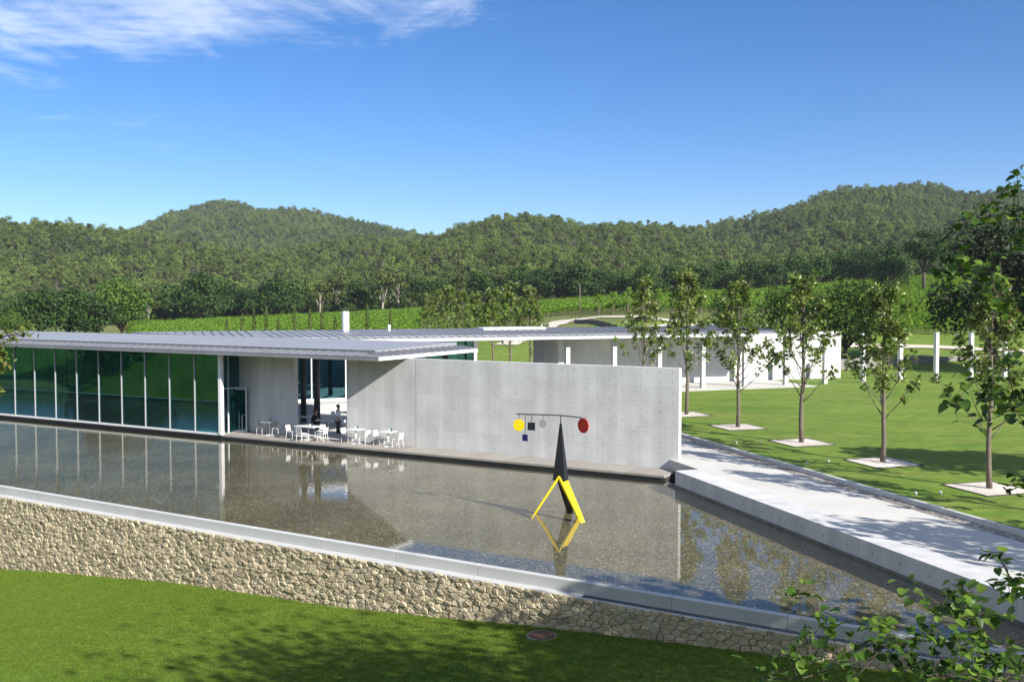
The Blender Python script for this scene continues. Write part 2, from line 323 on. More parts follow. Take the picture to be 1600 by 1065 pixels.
def grid_mesh(name, xs, ys, fn):
    v = [fn(x, y) for x in xs for y in ys]; m = len(ys)
    f = [(i * m + j, (i + 1) * m + j, (i + 1) * m + j + 1, i * m + j + 1) for i in range(len(xs) - 1) for j in range(m - 1)]
    me = bpy.data.meshes.new(name); me.from_pydata(v, [], f); me.update()
    bm = bmesh.new(); bm.from_mesh(me); bmesh.ops.recalc_face_normals(bm, faces=bm.faces)
    if sum(p.normal.z for p in bm.faces) < 0: bmesh.ops.reverse_faces(bm, faces=bm.faces)
    bm.to_mesh(me); bm.free(); me.polygons.foreach_set('use_smooth', [True] * len(me.polygons)); return me
def scatter(name, pts, rotz, scl, idx, protos, label, cat):
    """one 'stuff' object: instances of a few meshes on points (geometry nodes)"""
    pts = np.asarray(pts, np.float32); me = bpy.data.meshes.new(name); me.vertices.add(len(pts)); me.vertices.foreach_set('co', pts.ravel())
    rot = np.asarray(rotz, np.float32)
    if rot.ndim == 1: rot = np.stack([np.zeros_like(rot), np.zeros_like(rot), rot], 1)
    scl = np.asarray(scl, np.float32)
    if scl.ndim == 1: scl = np.stack([scl] * 3, 1)
    for nm, ty, arr in (('rot', 'FLOAT_VECTOR', rot), ('scl', 'FLOAT_VECTOR', scl)):
        a = me.attributes.new(nm, ty, 'POINT'); a.data.foreach_set('vector', arr.ravel())
    a = me.attributes.new('idx', 'INT', 'POINT'); a.data.foreach_set('value', np.asarray(idx, np.int32))
    o = link(name, me); col = bpy.data.collections.new(name + '_kinds')
    for i, (pm, m) in enumerate(protos):
        po = bpy.data.objects.new('%s_kind_%02d' % (name, i), pm)
        if not pm.materials: pm.materials.append(MATS[m])
        col.objects.link(po)
    ng = bpy.data.node_groups.new(name, 'GeometryNodeTree'); ng.interface.new_socket('Geometry', in_out='INPUT', socket_type='NodeSocketGeometry'); ng.interface.new_socket('Geometry', in_out='OUTPUT', socket_type='NodeSocketGeometry')
    N = ng.nodes; L = ng.links; gi = N.new('NodeGroupInput'); go = N.new('NodeGroupOutput')
    ci = N.new('GeometryNodeCollectionInfo'); ci.inputs[0].default_value = col; ci.inputs['Separate Children'].default_value = True; ci.inputs['Reset Children'].default_value = True
    ip = N.new('GeometryNodeInstanceOnPoints'); ip.inputs['Pick Instance'].default_value = True
    def attr(nm, ty): n = N.new('GeometryNodeInputNamedAttribute'); n.data_type = ty; n.inputs[0].default_value = nm; return n.outputs[0]
    L.new(gi.outputs[0], ip.inputs['Points']); L.new(ci.outputs[0], ip.inputs['Instance']); L.new(attr('idx', 'INT'), ip.inputs['Instance Index'])
    e2r = N.new('FunctionNodeEulerToRotation'); L.new(attr('rot', 'FLOAT_VECTOR'), e2r.inputs[0]); L.new(e2r.outputs[0], ip.inputs['Rotation']); L.new(attr('scl', 'FLOAT_VECTOR'), ip.inputs['Scale'])
    L.new(ip.outputs[0], go.inputs[0])
    md = o.modifiers.new('scatter', 'NODES'); md.node_group = ng
    return tag(o, label, cat, kind='stuff')

# ================================================================== GROUND AND HILLS
T_PX = [-1500, 250, 600, 850, 1000, 1200, 1450, 2600]
T_Y = [95, 106, 130, 180, 260]
T_Z = np.array([[.55, .55, .4, .2, .0], [.55, .55, .45, .4, .5], [.55, .55, .8, 1.8, 3.3], [.55, .7, 3.7, 4.6, 5.6], [.55, .8, 4.5, 5.6, 7.0],
                [.55, .8, 3.6, 5.6, 9.0], [.55, 1.75, 3.3, 6.6, 12.2], [.55, 1.8, 3.6, 7.0, 13.0]])
RID1 = ([-700, 0, 100, 215, 300, 400, 500, 600, 690, 750, 820, 870, 930, 1000, 1080, 1150, 1250, 1400, 1600, 2300],
        [330, 335, 341, 357, 381, 394, 390, 373, 356, 340, 330, 333, 345, 352, 360, 366, 374, 385, 395, 400])
RID2 = ([-200, 100, 215, 270, 330, 400, 500, 560, 650, 720, 900], [400, 372, 355, 331, 320, 324, 334, 345, 361, 385, 430])
RID3 = ([900, 1000, 1085, 1150, 1250, 1330, 1400, 1470, 1550, 1700, 2300], [400, 377, 358, 342, 319, 300, 292, 293, 300, 310, 330])
def ridge_z(tab, px, D): return 7.56 + (464 - np.interp(px, *tab)) * D / 1556 - 9.5
def smooth(t): t = np.clip(t, 0, 1); return t * t * (3 - 2 * t)
def terrain_z(x, y):
    x = np.asarray(x, float); y = np.asarray(y, float); Y = np.maximum(y, 40.); px = 800 + 1556 * x / Y
    cols = np.stack([np.interp(px, T_PX, T_Z[:, j]) for j in range(5)], -1)
    Yc = np.clip(Y, 95, 260); j = np.clip(np.searchsorted(T_Y, Yc, side='right') - 1, 0, 3); ty = np.array(T_Y, float)
    f = (Yc - ty[j]) / (ty[j + 1] - ty[j]); f = f * f * (3 - 2 * f) * .5 + f * .5
    z0 = np.take_along_axis(cols, j[..., None], -1)[..., 0] * (1 - f) + np.take_along_axis(cols, (j + 1)[..., None], -1)[..., 0] * f
    def hill(tab, Ys, D, fall, pw):
        zr = ridge_z(tab, px, D); t = np.clip((Y - Ys) / (D - Ys), 0, 1)
        up = z0 + (zr - z0) * (t ** pw * .55 + smooth(t) * .45); return np.where(Y > D, zr - (Y - D) * fall, up)
    h = np.maximum.reduce([hill(RID1, 262, 650, .12, 1.1), np.where(Y > 600, hill(RID2, 600, 1200, .1, 1.), -50), np.where(Y > 330, hill(RID3, 330, 900, .1, 1.), -50)])
    nz = (np.sin(x * .031 + y * .013) * np.sin(y * .027 - x * .011) * 4.5 + np.sin(x * .063 - y * .03 + 2 * np.sin(y * .012)) * 3.2) * np.clip((Y - 290) / 150, 0, 1)
    return np.where(Y > 262, np.maximum(h, z0) + nz, z0)
def tz(x, y): return float(terrain_z(np.array([x]), np.array([y]))[0])
def ground_pt(a, Y):
    x = a * Y; z = tz(x, Y); ka, kb = kab(x, Y); u, n = un(x, Y); s, g = sg(x, Y)
    if kb > .5 and ka < 72: z -= .6
    elif kb <= .5:
        if n < 8: z = -1.2
        elif g < 1 and s > -45 and ka < 60: z = -.1
    return (x, Y, z)
aa = np.linspace(-1.5, 1.5, 171); YY = np.concatenate([np.arange(56, 140, 2.), np.geomspace(140, 2200, 90)])
g_o = link('terrain', grid_mesh('terrain', aa, YY, ground_pt), 'meadow'); tag(g_o, kind='structure')
mat('forest_floor', (.050, .062, .026), .95, .35, .05, 7, coords='World'); g_o.data.materials.append(MATS['forest_floor'])
for p_ in g_o.data.polygons:
    if p_.center.y > 262: p_.material_index = 1

# right-hand lawn, from the walkway kerb outwards
def lawn_pt(a, b):
    p = KW(a, b); z = tz(p.x, p.y) if p.y > 70 else .55
    return (p.x, p.y, z)
o = link('lawn', grid_mesh('lawn', np.concatenate([np.arange(-75, 76, 2.5)]), np.concatenate([[0, .5, 1, 2], np.arange(4, 150, 3.)]), lawn_pt), 'lawn_back'); tag(o, kind='structure')

# front lawn below the stone wall, rising towards the terrace the view is taken from
ZL_U = [-90, -40, -23.3, -19, -12.8, -4.8, 1.6, 8, 12, 30, 90]; ZL_Z = [-4.6, -4.2, -3.55, -3.08, -2.52, -2.13, -1.58, -1.12, -.92, -.3, .6]
def lawn_z(u, q): return float(np.interp(u, ZL_U, ZL_Z)) + .012 * q + (max(0, min(q, 30) - 9) / 15) ** 1.5 * 6.2 * (1 if q < 30 else 1) + max(0, q - 30) * .09 + .05 * math.sin(u * .5) * math.sin(q * .4)
def front_pt(u, q): p = W(u, nP(u) - q); return (p.x, p.y, lawn_z(u, q))
o = link('front_lawn', grid_mesh('front_lawn', np.concatenate([np.arange(-140, -40, 6), np.arange(-40, 30, 1.2), np.arange(30, 120, 6)]), np.concatenate([np.arange(.3, 14, .7), np.arange(14, 34, 1.5), np.arange(34, 160, 8)]), front_pt), 'lawn_front'); tag(o, kind='structure')

# pool
def upoly(pts, z): return [W(u, n, z) for u, n in pts]
pool = [(-95, -1.60), (0, -1.60), (16.2, -17.24), (-95, nP(-95) + .0)]
MB().add(upoly(pool, -.42), [(3, 2, 1, 0)]).obj('pool_floor', 'pool_pebbles')['kind'] = 'structure'
wt = MB().add(upoly(pool, -.22), [(3, 2, 1, 0)]).obj('water', 'water'); wt['kind'] = 'structure'
for o_ in (bpy.data.objects['pool_floor'], wt):
    if o_.data.polygons[0].normal.z < 0: o_.data.flip_normals()

# pool rim, overflow channel with grating, and stone wall below
def strip(u0, u1, q0, q1, z0, z1, mb=None, step=None):
    mb = mb or MB(); cuts = [u0, u1] if not step else list(np.arange(u0, u1, step)) + [u1]
    for a, b in zip(cuts[:-1], cuts[1:]):
        poly = [W(a, nP(a) - q1), W(b, nP(b) - q1), W(b, nP(b) - q0), W(a, nP(a) - q0)]; mb.prism(poly, z0, z1)
    return mb
edge = empty('pool_edge', W(-10, nP(-10) - .2, -.5), 0, 'long pale concrete rim holding the pool above the stone wall', 'pool edge')
def under(o, root):      # parent while keeping world placement
    o.parent = root; o.matrix_parent_inverse = root.matrix_basis.inverted(); return o
cut = [-95] + list(np.arange(-60, 16, 3.0)) + [16.5]
for a, b in zip(cut[:-1], cut[1:]): under(strip(a + .004, b - .004, 0, .21, -.9, -.195).obj('rim_block', 'concrete_pale', bevel=.008), edge)
under(strip(-95, 16.6, .21, .56, -.9, -.515).obj('channel', 'concrete_pale'), edge)
gr = MB()
for u in np.arange(3.5, 16.4, .06): gr.prism([W(u, nP(u) - .47), W(u + .03, nP(u) - .47), W(u + .03, nP(u) - .27), W(u, nP(u) - .27)], -.515, -.497)
tag(under(gr.obj('grating', 'grate'), edge), kind='stuff')

def voronoi_cells(u0, u1, zlo, ztop, su, sz, seed):
    """irregular rubble cells on a wall face; zlo(u) is the lower edge"""
    r = random.Random(seed); pts = {}; nu = int((u1 - u0) / su) + 2; nz = int((ztop - zlo(u0) + 1.2) / sz) + 3
    for i in range(-1, nu + 1):
        for j in range(-1, nz + 1):
            pts[i, j] = (u0 + (i + .5 * (j % 2) + r.uniform(-.47, .47)) * su, ztop - (j + .5 + r.uniform(-.43, .43)) * sz)
    cells = []
    for (i, j), p in pts.items():
        if not (u0 <= p[0] <= u1 and zlo(p[0]) - .1 <= p[1] <= ztop): continue
        poly = [(p[0] - su * 1.6, p[1] - sz * 1.6), (p[0] + su * 1.6, p[1] - sz * 1.6), (p[0] + su * 1.6, min(ztop, p[1] + sz * 1.6)), (p[0] - su * 1.6, min(ztop, p[1] + sz * 1.6))]
        for di in range(-2, 3):
            for dj in range(-2, 3):
                q = pts.get((i + di, j + dj))
                if q is None or (di == 0 and dj == 0): continue
                # anisotropic metric so stones lie flat
                k = (su / sz) ** 2; mx, mz = (p[0] + q[0]) / 2, (p[1] + q[1]) / 2; nx, nzv = q[0] - p[0], (q[1] - p[1]) * k
                new = []
                for a, b in zip(poly, poly[1:] + poly[:1]):
                    da = (a[0] - mx) * nx + (a[1] - mz) * nzv; db = (b[0] - mx) * nx + (b[1] - mz) * nzv
                    if da <= 0: new.append(a)
                    if (da < 0 < db) or (db < 0 < da): t = da / (da - db); new.append((a[0] + (b[0] - a[0]) * t, a[1] + (b[1] - a[1]) * t))
                poly = new
                if len(poly) < 3: break
            if len(poly) < 3: break
        if len(poly) >= 3: cells.append((p, poly))
    return cells
def stone_geo(poly, r, joint=.008):
    """rounded stone: (u, depth, z) about its own centre; depth grows towards the viewer"""
    cx = sum(p[0] for p in poly) / len(poly); cz = sum(p[1] for p in poly) / len(poly); size = max(math.dist(p, (cx, cz)) for p in poly)
    mrg = [poly[0]]
    for p in poly[1:]:
        if math.dist(p, mrg[-1]) > .03: mrg.append(p)
    poly = mrg if len(mrg) >= 3 else poly; n = len(poly); k = max(.5, 1 - joint / size); out = r.uniform(.02, .06)
    tiltu, tiltz = r.uniform(-.12, .12), r.uniform(-.12, .12); vs = []
    for f, d in ((k, -.05), (k, out * .45), (k * .86, out * .9), (k * .55, out)):
        for p in poly:
            x, z = (p[0] - cx) * f, (p[1] - cz) * f; vs.append((x, d + (x * tiltu + z * tiltz if d > 0 else 0) + (r.uniform(-.008, .008) if d > 0 else 0), z))
    fs = [tuple(3 * n + i for i in range(n))] + [(q * n + i, q * n + (i + 1) % n, (q + 1) * n + (i + 1) % n, (q + 1) * n + i) for q in range(3) for i in range(n)]
    return (cx, cz), vs, fs
wallbase = lambda u: float(np.interp(u, ZL_U, ZL_Z)) + .0
sw = empty('stone_wall', W(-5, nP(-5) - .55, -2), 0, 'long beige rubble stone retaining wall between the pool rim and front lawn', 'stone wall')
Q = .56
pd = (W(1, nP(1)) - W(0, nP(0))); pd.z = 0; pd.normalize(); face_n = Vector((pd.y, -pd.x, 0))       # along the wall; out of the wall
def wall_pt(u, d, z): return W(u, nP(u) - Q, z) + face_n * d
core = MB()
for a, b in zip(np.arange(-60, 16, 2.), np.arange(-58, 18, 2.)): core.hexa([wall_pt(a, 0, -5.5), wall_pt(b, 0, -5.5), wall_pt(b, -.3, -5.5), wall_pt(a, -.3, -5.5)], [wall_pt(a, 0, -.53), wall_pt(b, 0, -.53), wall_pt(b, -.3, -.53), wall_pt(a, -.3, -.53)])
under(core.obj('mortar_core', 'mortar'), sw)
cells = voronoi_cells(-27, 16, lambda u: wallbase(u) - .12, -.51, .235, .145, 5)
cells2 = voronoi_cells(-60, -27, lambda u: wallbase(u) - .12, -.51, .45, .3, 6)
def show_size(c): p, poly = c; w = wall_pt(p[0], 0, p[1]); a = abs(sum(p1[0] * p2[1] - p2[0] * p1[1] for p1, p2 in zip(poly, poly[1:] + poly[:1])) / 2); return a / (w.y ** 2) if abs(w.x / w.y) < .5 else 0
cells.sort(key=show_size, reverse=True); rest = MB(); rs = random.Random(4)
for i, (p, poly) in enumerate(cells + cells2):
    (cx, cz), vs, fs = stone_geo(poly, rs); base = wall_pt(cx, 0, cz)
    wv = [pd * v[0] + face_n * v[1] + Vector((0, 0, v[2])) for v in vs]
    if i < 300:
        me = bpy.data.meshes.new('stone'); me.from_pydata([tuple(v) for v in wv], [], fs); me.update()
        under(link('stone', me, 'stone', loc=base), sw)
    else: rest.add([base + v for v in wv], fs)
me = bpy.data.meshes.new('stones'); me.from_pydata(rest.v, [], rest.f); me.update(); tag(under(link('stones', me, 'stone'), sw), kind='stuff')

# walkway and ramp wall beside the pool
wk = MB(); wk.prism([KW(-60, -3.95), KW(-60, -.8), KW(30, -.8), KW(30, -3.95)], -.5, .43); o = wk.obj('walkway', 'concrete_walk'); o['kind'] = 'structure'
tag(MB().prism([KW(-60, -.8), KW(-60, -.16), KW(30, -.16), KW(30, -.8)], -.5, .41).obj('gravel_strip', 'gravel'), kind='structure')
kb = empty('kerb', KW(0, -.08, .4)); kb['kind'] = 'structure'
for a in np.arange(-56, 30, 3.): under(MB().prism([KW(a + .004, -.16), KW(a + .004, .0), KW(a + 2.996, .0), KW(a + 2.996, -.16)], .2, .575).obj('kerb_block', 'concrete', bevel=.008), kb)
rp = empty('pool_ramp_wall', KW(-20, -4.5, 0), 0, 'low concrete wall with flat top between pool and pale walkway', 'low wall')
RA0 = -9.55
for a0 in np.arange(-33.55, RA0 - .1, 6.): under(MB().prism([KW(a0 + .003, -5.03), KW(a0 + .003, -3.962), KW(a0 + 5.997, -3.962), KW(a0 + 5.997, -5.03)], -1.2, .437).obj('wall_block', 'concrete', bevel=.006), rp)
def disc_on(mb, c, nrm, r, k=7, proud=.003):
    nrm = Vector(nrm).normalized(); a = nrm.cross(Vector((0, 0, 1))).normalized(); b = nrm.cross(a); c = Vector(c) + nrm * proud
    mb.add([c + (a * math.cos(t) + b * math.sin(t)) * r for t in [2 * math.pi * i / k for i in range(k)]], [tuple(range(k))])
hb = MB()
for a in np.arange(-33, RA0, 1.2): disc_on(hb, KW(a, -5.03, .12), (-BD.x, -BD.y, 0), .028)
under(hb.obj('tie_holes', 'dark_stone'), rp)
mat('wet_concrete', (.13, .13, .115), .5, .4, 2.2, 6, coords='World')
under(MB().prism([KW(-33.5, -5.034), KW(-33.5, -5.031), KW(RA0 + .44, -5.031), KW(RA0 + .44, -5.034)], -.5, -.13).obj('waterline', 'wet_concrete'), rp)

# paved terrace along the front wall and under the open roof
dk = empty('terrace', W(-13, -.8, 0)); dk['kind'] = 'structure'
slab_me = None
for u in np.arange(-25.9, 0, 1.2):
    u1 = min(u + 1.2, -.02)
    under(MB().prism([W(u + .004, -1.66), W(u1 - .004, -1.66), W(u1 - .004, -.006), W(u + .004, -.006)], -.10, 0).obj('paving_slab', 'deck_stone', bevel=.004), dk)
under(MB().prism([W(-80, -1.60), W(0, -1.60), W(0, -.01), W(-80, -.01)], -.6, -.104).obj('step_base', 'dark_stone'), dk)
under(MB().prism([W(-60, -1.58), W(-26.0, -1.58), W(-26.0, .0), W(-14.4, .0), W(-14.4, 7.2), W(-60, 7.2)], -.6, -.006).obj('inner_floor', 'concrete_pale'), dk)
tag(MB().prism([W(-60, 7.21), W(-3.5, 7.21), W(-3.5, 40), W(-60, 40)], -.6, -.02).obj('courtyard', 'concrete_walk'), kind='structure')

# ================================================================== CONCRETE WALL PANELS (with tie-bolt recesses)
def panel_mesh(w, h, cols, rows, t=.06):
    """face at y=0 looking towards -y; octagonal cone recesses on a regular grid"""
    mb = MB(); cw, ch = w / cols, h / rows; r = .030
    for i in range(cols):
        for j in range(rows):
            x0, z0 = i * cw, j * ch; cx, cz = x0 + cw / 2, z0 + ch / 2
            sq = [(x0, z0), (cx, z0), (x0 + cw, z0), (x0 + cw, cz), (x0 + cw, z0 + ch), (cx, z0 + ch), (x0, z0 + ch), (x0, cz)]
            oc = [(cx + r * math.cos(a), cz + r * math.sin(a)) for a in [R(-135 + 45 * k) for k in range(8)]]
            mb.add([(x, 0, z) for x, z in sq] + [(x, 0, z) for x, z in oc] + [(cx + (x - cx) * .8, .03, cz + (z - cz) * .8) for x, z in oc],
                   [(k, (k + 1) % 8, 8 + (k + 1) % 8, 8 + k) for k in range(8)] + [(8 + k, 8 + (k + 1) % 8, 16 + (k + 1) % 8, 16 + k) for k in range(8)] + [tuple(range(16, 24))])
    e = [(0, 0), (w, 0), (w, h), (0, h)]
    mb.add([(x, 0, z) for x, z in e] + [(x, t, z) for x, z in e], [(0, 4, 5, 1), (1, 5, 6, 2), (2, 6, 7, 3), (3, 7, 4, 0)])
    me = mb.mesh('concrete_panel'); return me
PW, PH, PG = 1.8, .9, .003
std_panel = panel_mesh(PW - PG, PH - PG, 3, 2); std_panel.materials.append(MATS['concrete'])
def concrete_wall(root, u0, u1, z0, z1, thick, frame, front=0., both=False):
    """panels from the right-hand end; frame(u, n, z) maps to the world; panels face -n"""
    rz = RZ_U if frame is W else RZ_E
    ue = u1; k = 0
    while ue > u0 + .05:
        w = min(PW, ue - u0); zt = z0
        while zt < z1 - .05:
            h = min(PH, z1 - zt)
            me = std_panel if abs(w - PW) < .01 and abs(h - PH) < .01 else panel_mesh(w - PG, h - PG, max(1, round(w / .6)), max(1, round(h / .45)))
            under(link('concrete_panel', me, 'concrete', loc=frame(ue - w + PG / 2, front, zt + PG / 2), rz=rz), root); zt += h
        ue -= w
    under(MB().prism([frame(u0 + .003, front + .055), frame(u1 - .0, front + .055), frame(u1 - .0, front + thick), frame(u0 + .003, front + thick)], z0 - .4, z1 - .004).obj('wall_core', 'concrete'), root)
    cp = MB().prism([frame(u0, front + .001), frame(u1 + .004, front + .001), frame(u1 + .004, front + thick + .01), frame(u0, front + thick + .01)], z1, z1 + .012); under(cp.obj('coping', 'concrete_end'), root)
fwall = empty('concrete_wall', W(-9, .2, 0), 0, 'long freestanding fair-faced concrete wall behind the sculpture, dotted with tie holes', 'concrete wall')
concrete_wall(fwall, -18.35, -13.97, 0, 4.44, .32, W); concrete_wall(fwall, -13.945, 0, 0, 4.44, .32, W)
under(MB().prism([W(.0, .0015), W(.006, .0015), W(.006, .319), W(.0, .319)], -.3, 4.44).obj('end_face', 'concrete_end'), fwall)

# ================================================================== FRONT GLASS PAVILION
fp = empty('glass_pavilion', W(-35, 2, 0), 0, 'low glass-walled restaurant pavilion with flat zinc roof along the pool', 'building')
ZE = 4.49; UR = -14.45; UL = -66.; NB = 6.8
def add(o): return under(o, fp)
rz_ = RZ_U
# roof: white-edged soffit slab, gutter strip of seamed zinc, raised flat panel
roof = add(MB().prism([W(UL, -2.35), W(UR, -2.35), W(UR, NB), W(UL, NB)], ZE, ZE + .06).obj('roof', 'soffit'))
def subw(o, par, root): o.parent = par; o.matrix_parent_inverse = Matrix(); return o
# zinc slope (front and right side)
subw(MB().hexa([W(UL, -2.35, ZE + .062), W(UR, -2.35, ZE + .062), W(UR - 1.15, -1.2, ZE + .062), W(UL, -1.2, ZE + .062)], [W(UL, -2.35, ZE + .17), W(UR, -2.35, ZE + .17), W(UR - 1.15, -1.2, ZE + .30), W(UL, -1.2, ZE + .30)]).obj('eave_strip', 'zinc'), roof, fp)
subw(MB().hexa([W(UR, -2.35, ZE + .063), W(UR, NB, ZE + .063), W(UR - 1.15, NB, ZE + .063), W(UR - 1.15, -1.2, ZE + .063)], [W(UR, -2.35, ZE + .17), W(UR, NB, ZE + .17), W(UR - 1.15, NB, ZE + .30), W(UR - 1.15, -1.2, ZE + .30)]).obj('eave_strip', 'zinc'), roof, fp)
cutsu = [UL] + list(np.arange(-62, UR - 1.3, 3.1)); cutsu = cutsu + [UR - 1.16]
for a, b in zip(cutsu[:-1], cutsu[1:]):
    subw(MB().hexa([W(a + .004, -1.21, ZE + .07), W(b - .004, -1.21, ZE + .07), W(b - .004, NB - .3, ZE + .07), W(a + .004, NB - .3, ZE + .07)],
              [W(a + .004, -1.21, ZE + .38), W(b - .004, -1.21, ZE + .38), W(b - .004, NB - .3, ZE + .50), W(a + .004, NB - .3, ZE + .50)]).obj('roof_panel', 'zinc_light'), roof, fp)
subw(MB().prism([W(UL, -1.26), W(UR - 1.1, -1.26), W(UR - 1.1, -1.214), W(UL, -1.214)], ZE + .2, ZE + .395).obj('panel_edge', 'zinc_dark'), roof, fp)
subw(MB().prism([W(UL, -2.43), W(UR + .0, -2.43), W(UR + .0, -2.352), W(UL, -2.352)], ZE - .04, ZE + .12).obj('gutter', 'zinc'), roof, fp)
subw(MB().tube([W(UL, -2.40, ZE + .14), W(UR, -2.40, ZE + .14)], .035, 6).obj('gutter_lip', 'zinc_dark'), roof, fp)
subw(MB().prism([W(UR + .002, -2.43), W(UR + .06, -2.43), W(UR + .06, NB), W(UR + .002, NB)], ZE - .02, ZE + .14).obj('side_fascia', 'white_metal'), roof, fp)
seam_me = MB().hexa([(-.02, 0, .0), (.02, 0, .0), (.02, 1.1, .13), (-.02, 1.1, .13)], [(-.02, 0, .05), (.02, 0, .05), (.02, 1.1, .18), (-.02, 1.1, .18)]).mesh('seam'); seam_me.materials.append(MATS['zinc_dark'])
for u in np.arange(-60, UR - .6, .62):
    o = link('seam', seam_me, None, None, W(u, -2.33, ZE + .165), rz_); subw(o, roof, fp)
for n in np.arange(-1.9, NB, .62):
    o = link('seam', seam_me, None, None, W(UR - .02, n, ZE + .165), rz_ + R(90)); subw(o, roof, fp)
# curtain wall
NG = -1.70
mull = MB().box(-.028, .028, -.06, .06, .06, ZE).mesh('mullion'); mull.materials.append(MATS['pale_metal'])
pane = MB().box(.05, 1.95, -.012, .012, .09, ZE - .01).mesh('glass_pane'); pane.materials.append(MATS['glass_teal'])
fin = MB().box(-.012, .012, .08, .46, .09, ZE - 1.2).mesh('glass_fin'); fin.materials.append(MATS['glass_fin'])
for k in range(0, 19):
    u = -27.9 - 2.0 * k + .2
    add(link('glass_fin', fin, None, None, W(u, NG), rz_))
    add(link('mullion', mull, None, None, W(u, NG), rz_)); add(link('glass_pane', pane, None, None, W(u - 2.0, NG), rz_))
    if k < 15: add(link('mullion', mull, None, None, W(u, NB - .35), rz_)); add(link('glass_pane', pane, None, None, W(u - 2.0, NB - .35), rz_))
add(link('glass_pane', pane, None, None, W(-27.7, NG), rz_)); add(MB().prism([W(-62, NG - .08), W(-25.95, NG - .08), W(-25.95, NG + .08), W(-62, NG + .08)], -.02, .085).obj('sill', 'white_metal'))
add(MB().box(-.11, .11, -.11, .11, 0, ZE).obj('corner_post', 'white_metal', None, W(-25.72, NG), rz_, bevel=.01))
# return of the glazing to the concrete wall, with an open glass door
add(MB().box(-.03, .03, .12, .80, 2.56, ZE).obj('glass_pane', 'glass_teal', None, W(-26.0, NG), rz_))
add(MB().box(-.012, .012, .82, 1.66, .05, ZE).obj('glass_pane', 'glass_teal', None, W(-26.0, NG), rz_))
add(MB().box(-.03, .03, .78, .84, 0, ZE).obj('mullion', 'white_metal', None, W(-26.0, NG), rz_)); add(MB().box(-.03, .03, .1, 1.68, 2.46, 2.52).obj('transom', 'white_metal', None, W(-26.0, NG), rz_))
dr = add(empty('door', W(-26.25, -.42, 0), rz_ + R(12))); 
def subd(mb, nm, m): o = mb.obj(nm, m); o.parent = dr; return o
fr_ = MB(); fr_.box(0, .06, -.025, .025, .02, 2.45); fr_.box(.94, 1.0, -.025, .025, .02, 2.45); fr_.box(.06, .94, -.025, .025, 2.39, 2.45); fr_.box(.06, .94, -.025, .025, .02, .10); subd(fr_, 'door_frame', 'white_metal')
subd(MB().box(.06, .94, -.008, .008, .1, 2.39), 'door_pane', 'glass_teal')
hd = MB(); hd.tube([(.72, -.03, .12), (.72, -.06, .95), (.93, -.06, .95)], .018, 6); subd(hd, 'handle', 'white_metal')
# concrete wall piece between glass and terrace
wa = add(empty('inner_wall', W(-24, .2, 0)))
ue = -21.98
for w in (1.8, 1.8, .75):
    zt = 0
    while zt < ZE - .05:
        h = min(PH, ZE - zt); me = std_panel if (w == 1.8 and abs(h - PH) < .01) else panel_mesh(w - PG, h - PG, max(1, round(w / .6)), max(1, round(h / .45)))
        o = link('concrete_panel', me, 'concrete', wa, None, rz_); o.matrix_parent_inverse = wa.matrix_basis.inverted(); o.location = W(ue - w + PG / 2, 0, zt + PG / 2); zt += h
    ue -= w
o = MB().prism([W(-26.3, .056), W(-21.98, .056), W(-21.98, .32), W(-26.3, .32)], 0, ZE).obj('wall_core', 'concrete', wa); o.matrix_parent_inverse = wa.matrix_basis.inverted()
# side glazing of the dining room beside the open terrace, posts
add(MB().tube([W(-24.8, 5.2, 0), W(-24.8, 5.2, ZE)], .19, 14).obj('column', 'dark_column', smooth=True))
for (u, n) in ((-20.2, 6.0), (-25.6, 4.9), (-16.2, 6.2)): add(MB().tube([W(u, n, 0), W(u, n, ZE)], .17, 14).obj('column', 'dark_column', smooth=True))

# ================================================================== FAR PAVILION
fb = empty('colonnade_pavilion', FW(0, 3, .55), 0, 'long low far pavilion with seamed zinc roof, slim columns and concrete back wall', 'building')
def addf(o): return under(o, fb)
ZF = 4.62; S1 = 7.6
def s_at(n_target, g): return (n_target - 32.67 - .652 * g) / .758
EV = -1.15; RG = 8.6
e0 = s_at(6.95, EV); r0 = s_at(6.95, RG)
roof2 = addf(MB().hexa([FW(e0, EV, ZF), FW(S1, EV, ZF), FW(S1, RG, ZF), FW(r0, RG, ZF)], [FW(e0, EV, ZF + .05), FW(S1, EV, ZF + .05), FW(S1, RG, ZF + .05), FW(r0, RG, ZF + .05)]).obj('roof', 'soffit'))
subw(MB().hexa([FW(e0, EV - .05, ZF - .07), FW(S1 + .05, EV - .05, ZF - .07), FW(S1 + .05, EV - .002, ZF - .07), FW(e0, EV - .002, ZF - .07)], [FW(e0, EV - .05, ZF + .10), FW(S1 + .05, EV - .05, ZF + .10), FW(S1 + .05, EV - .002, ZF + .10), FW(e0, EV - .002, ZF + .10)]).obj('fascia', 'white_metal'), roof2, fb)
def roofz(g): return ZF + .16 + (g - EV) * .024
sheet_edges = list(np.arange(e0, S1, .6)) + [S1]
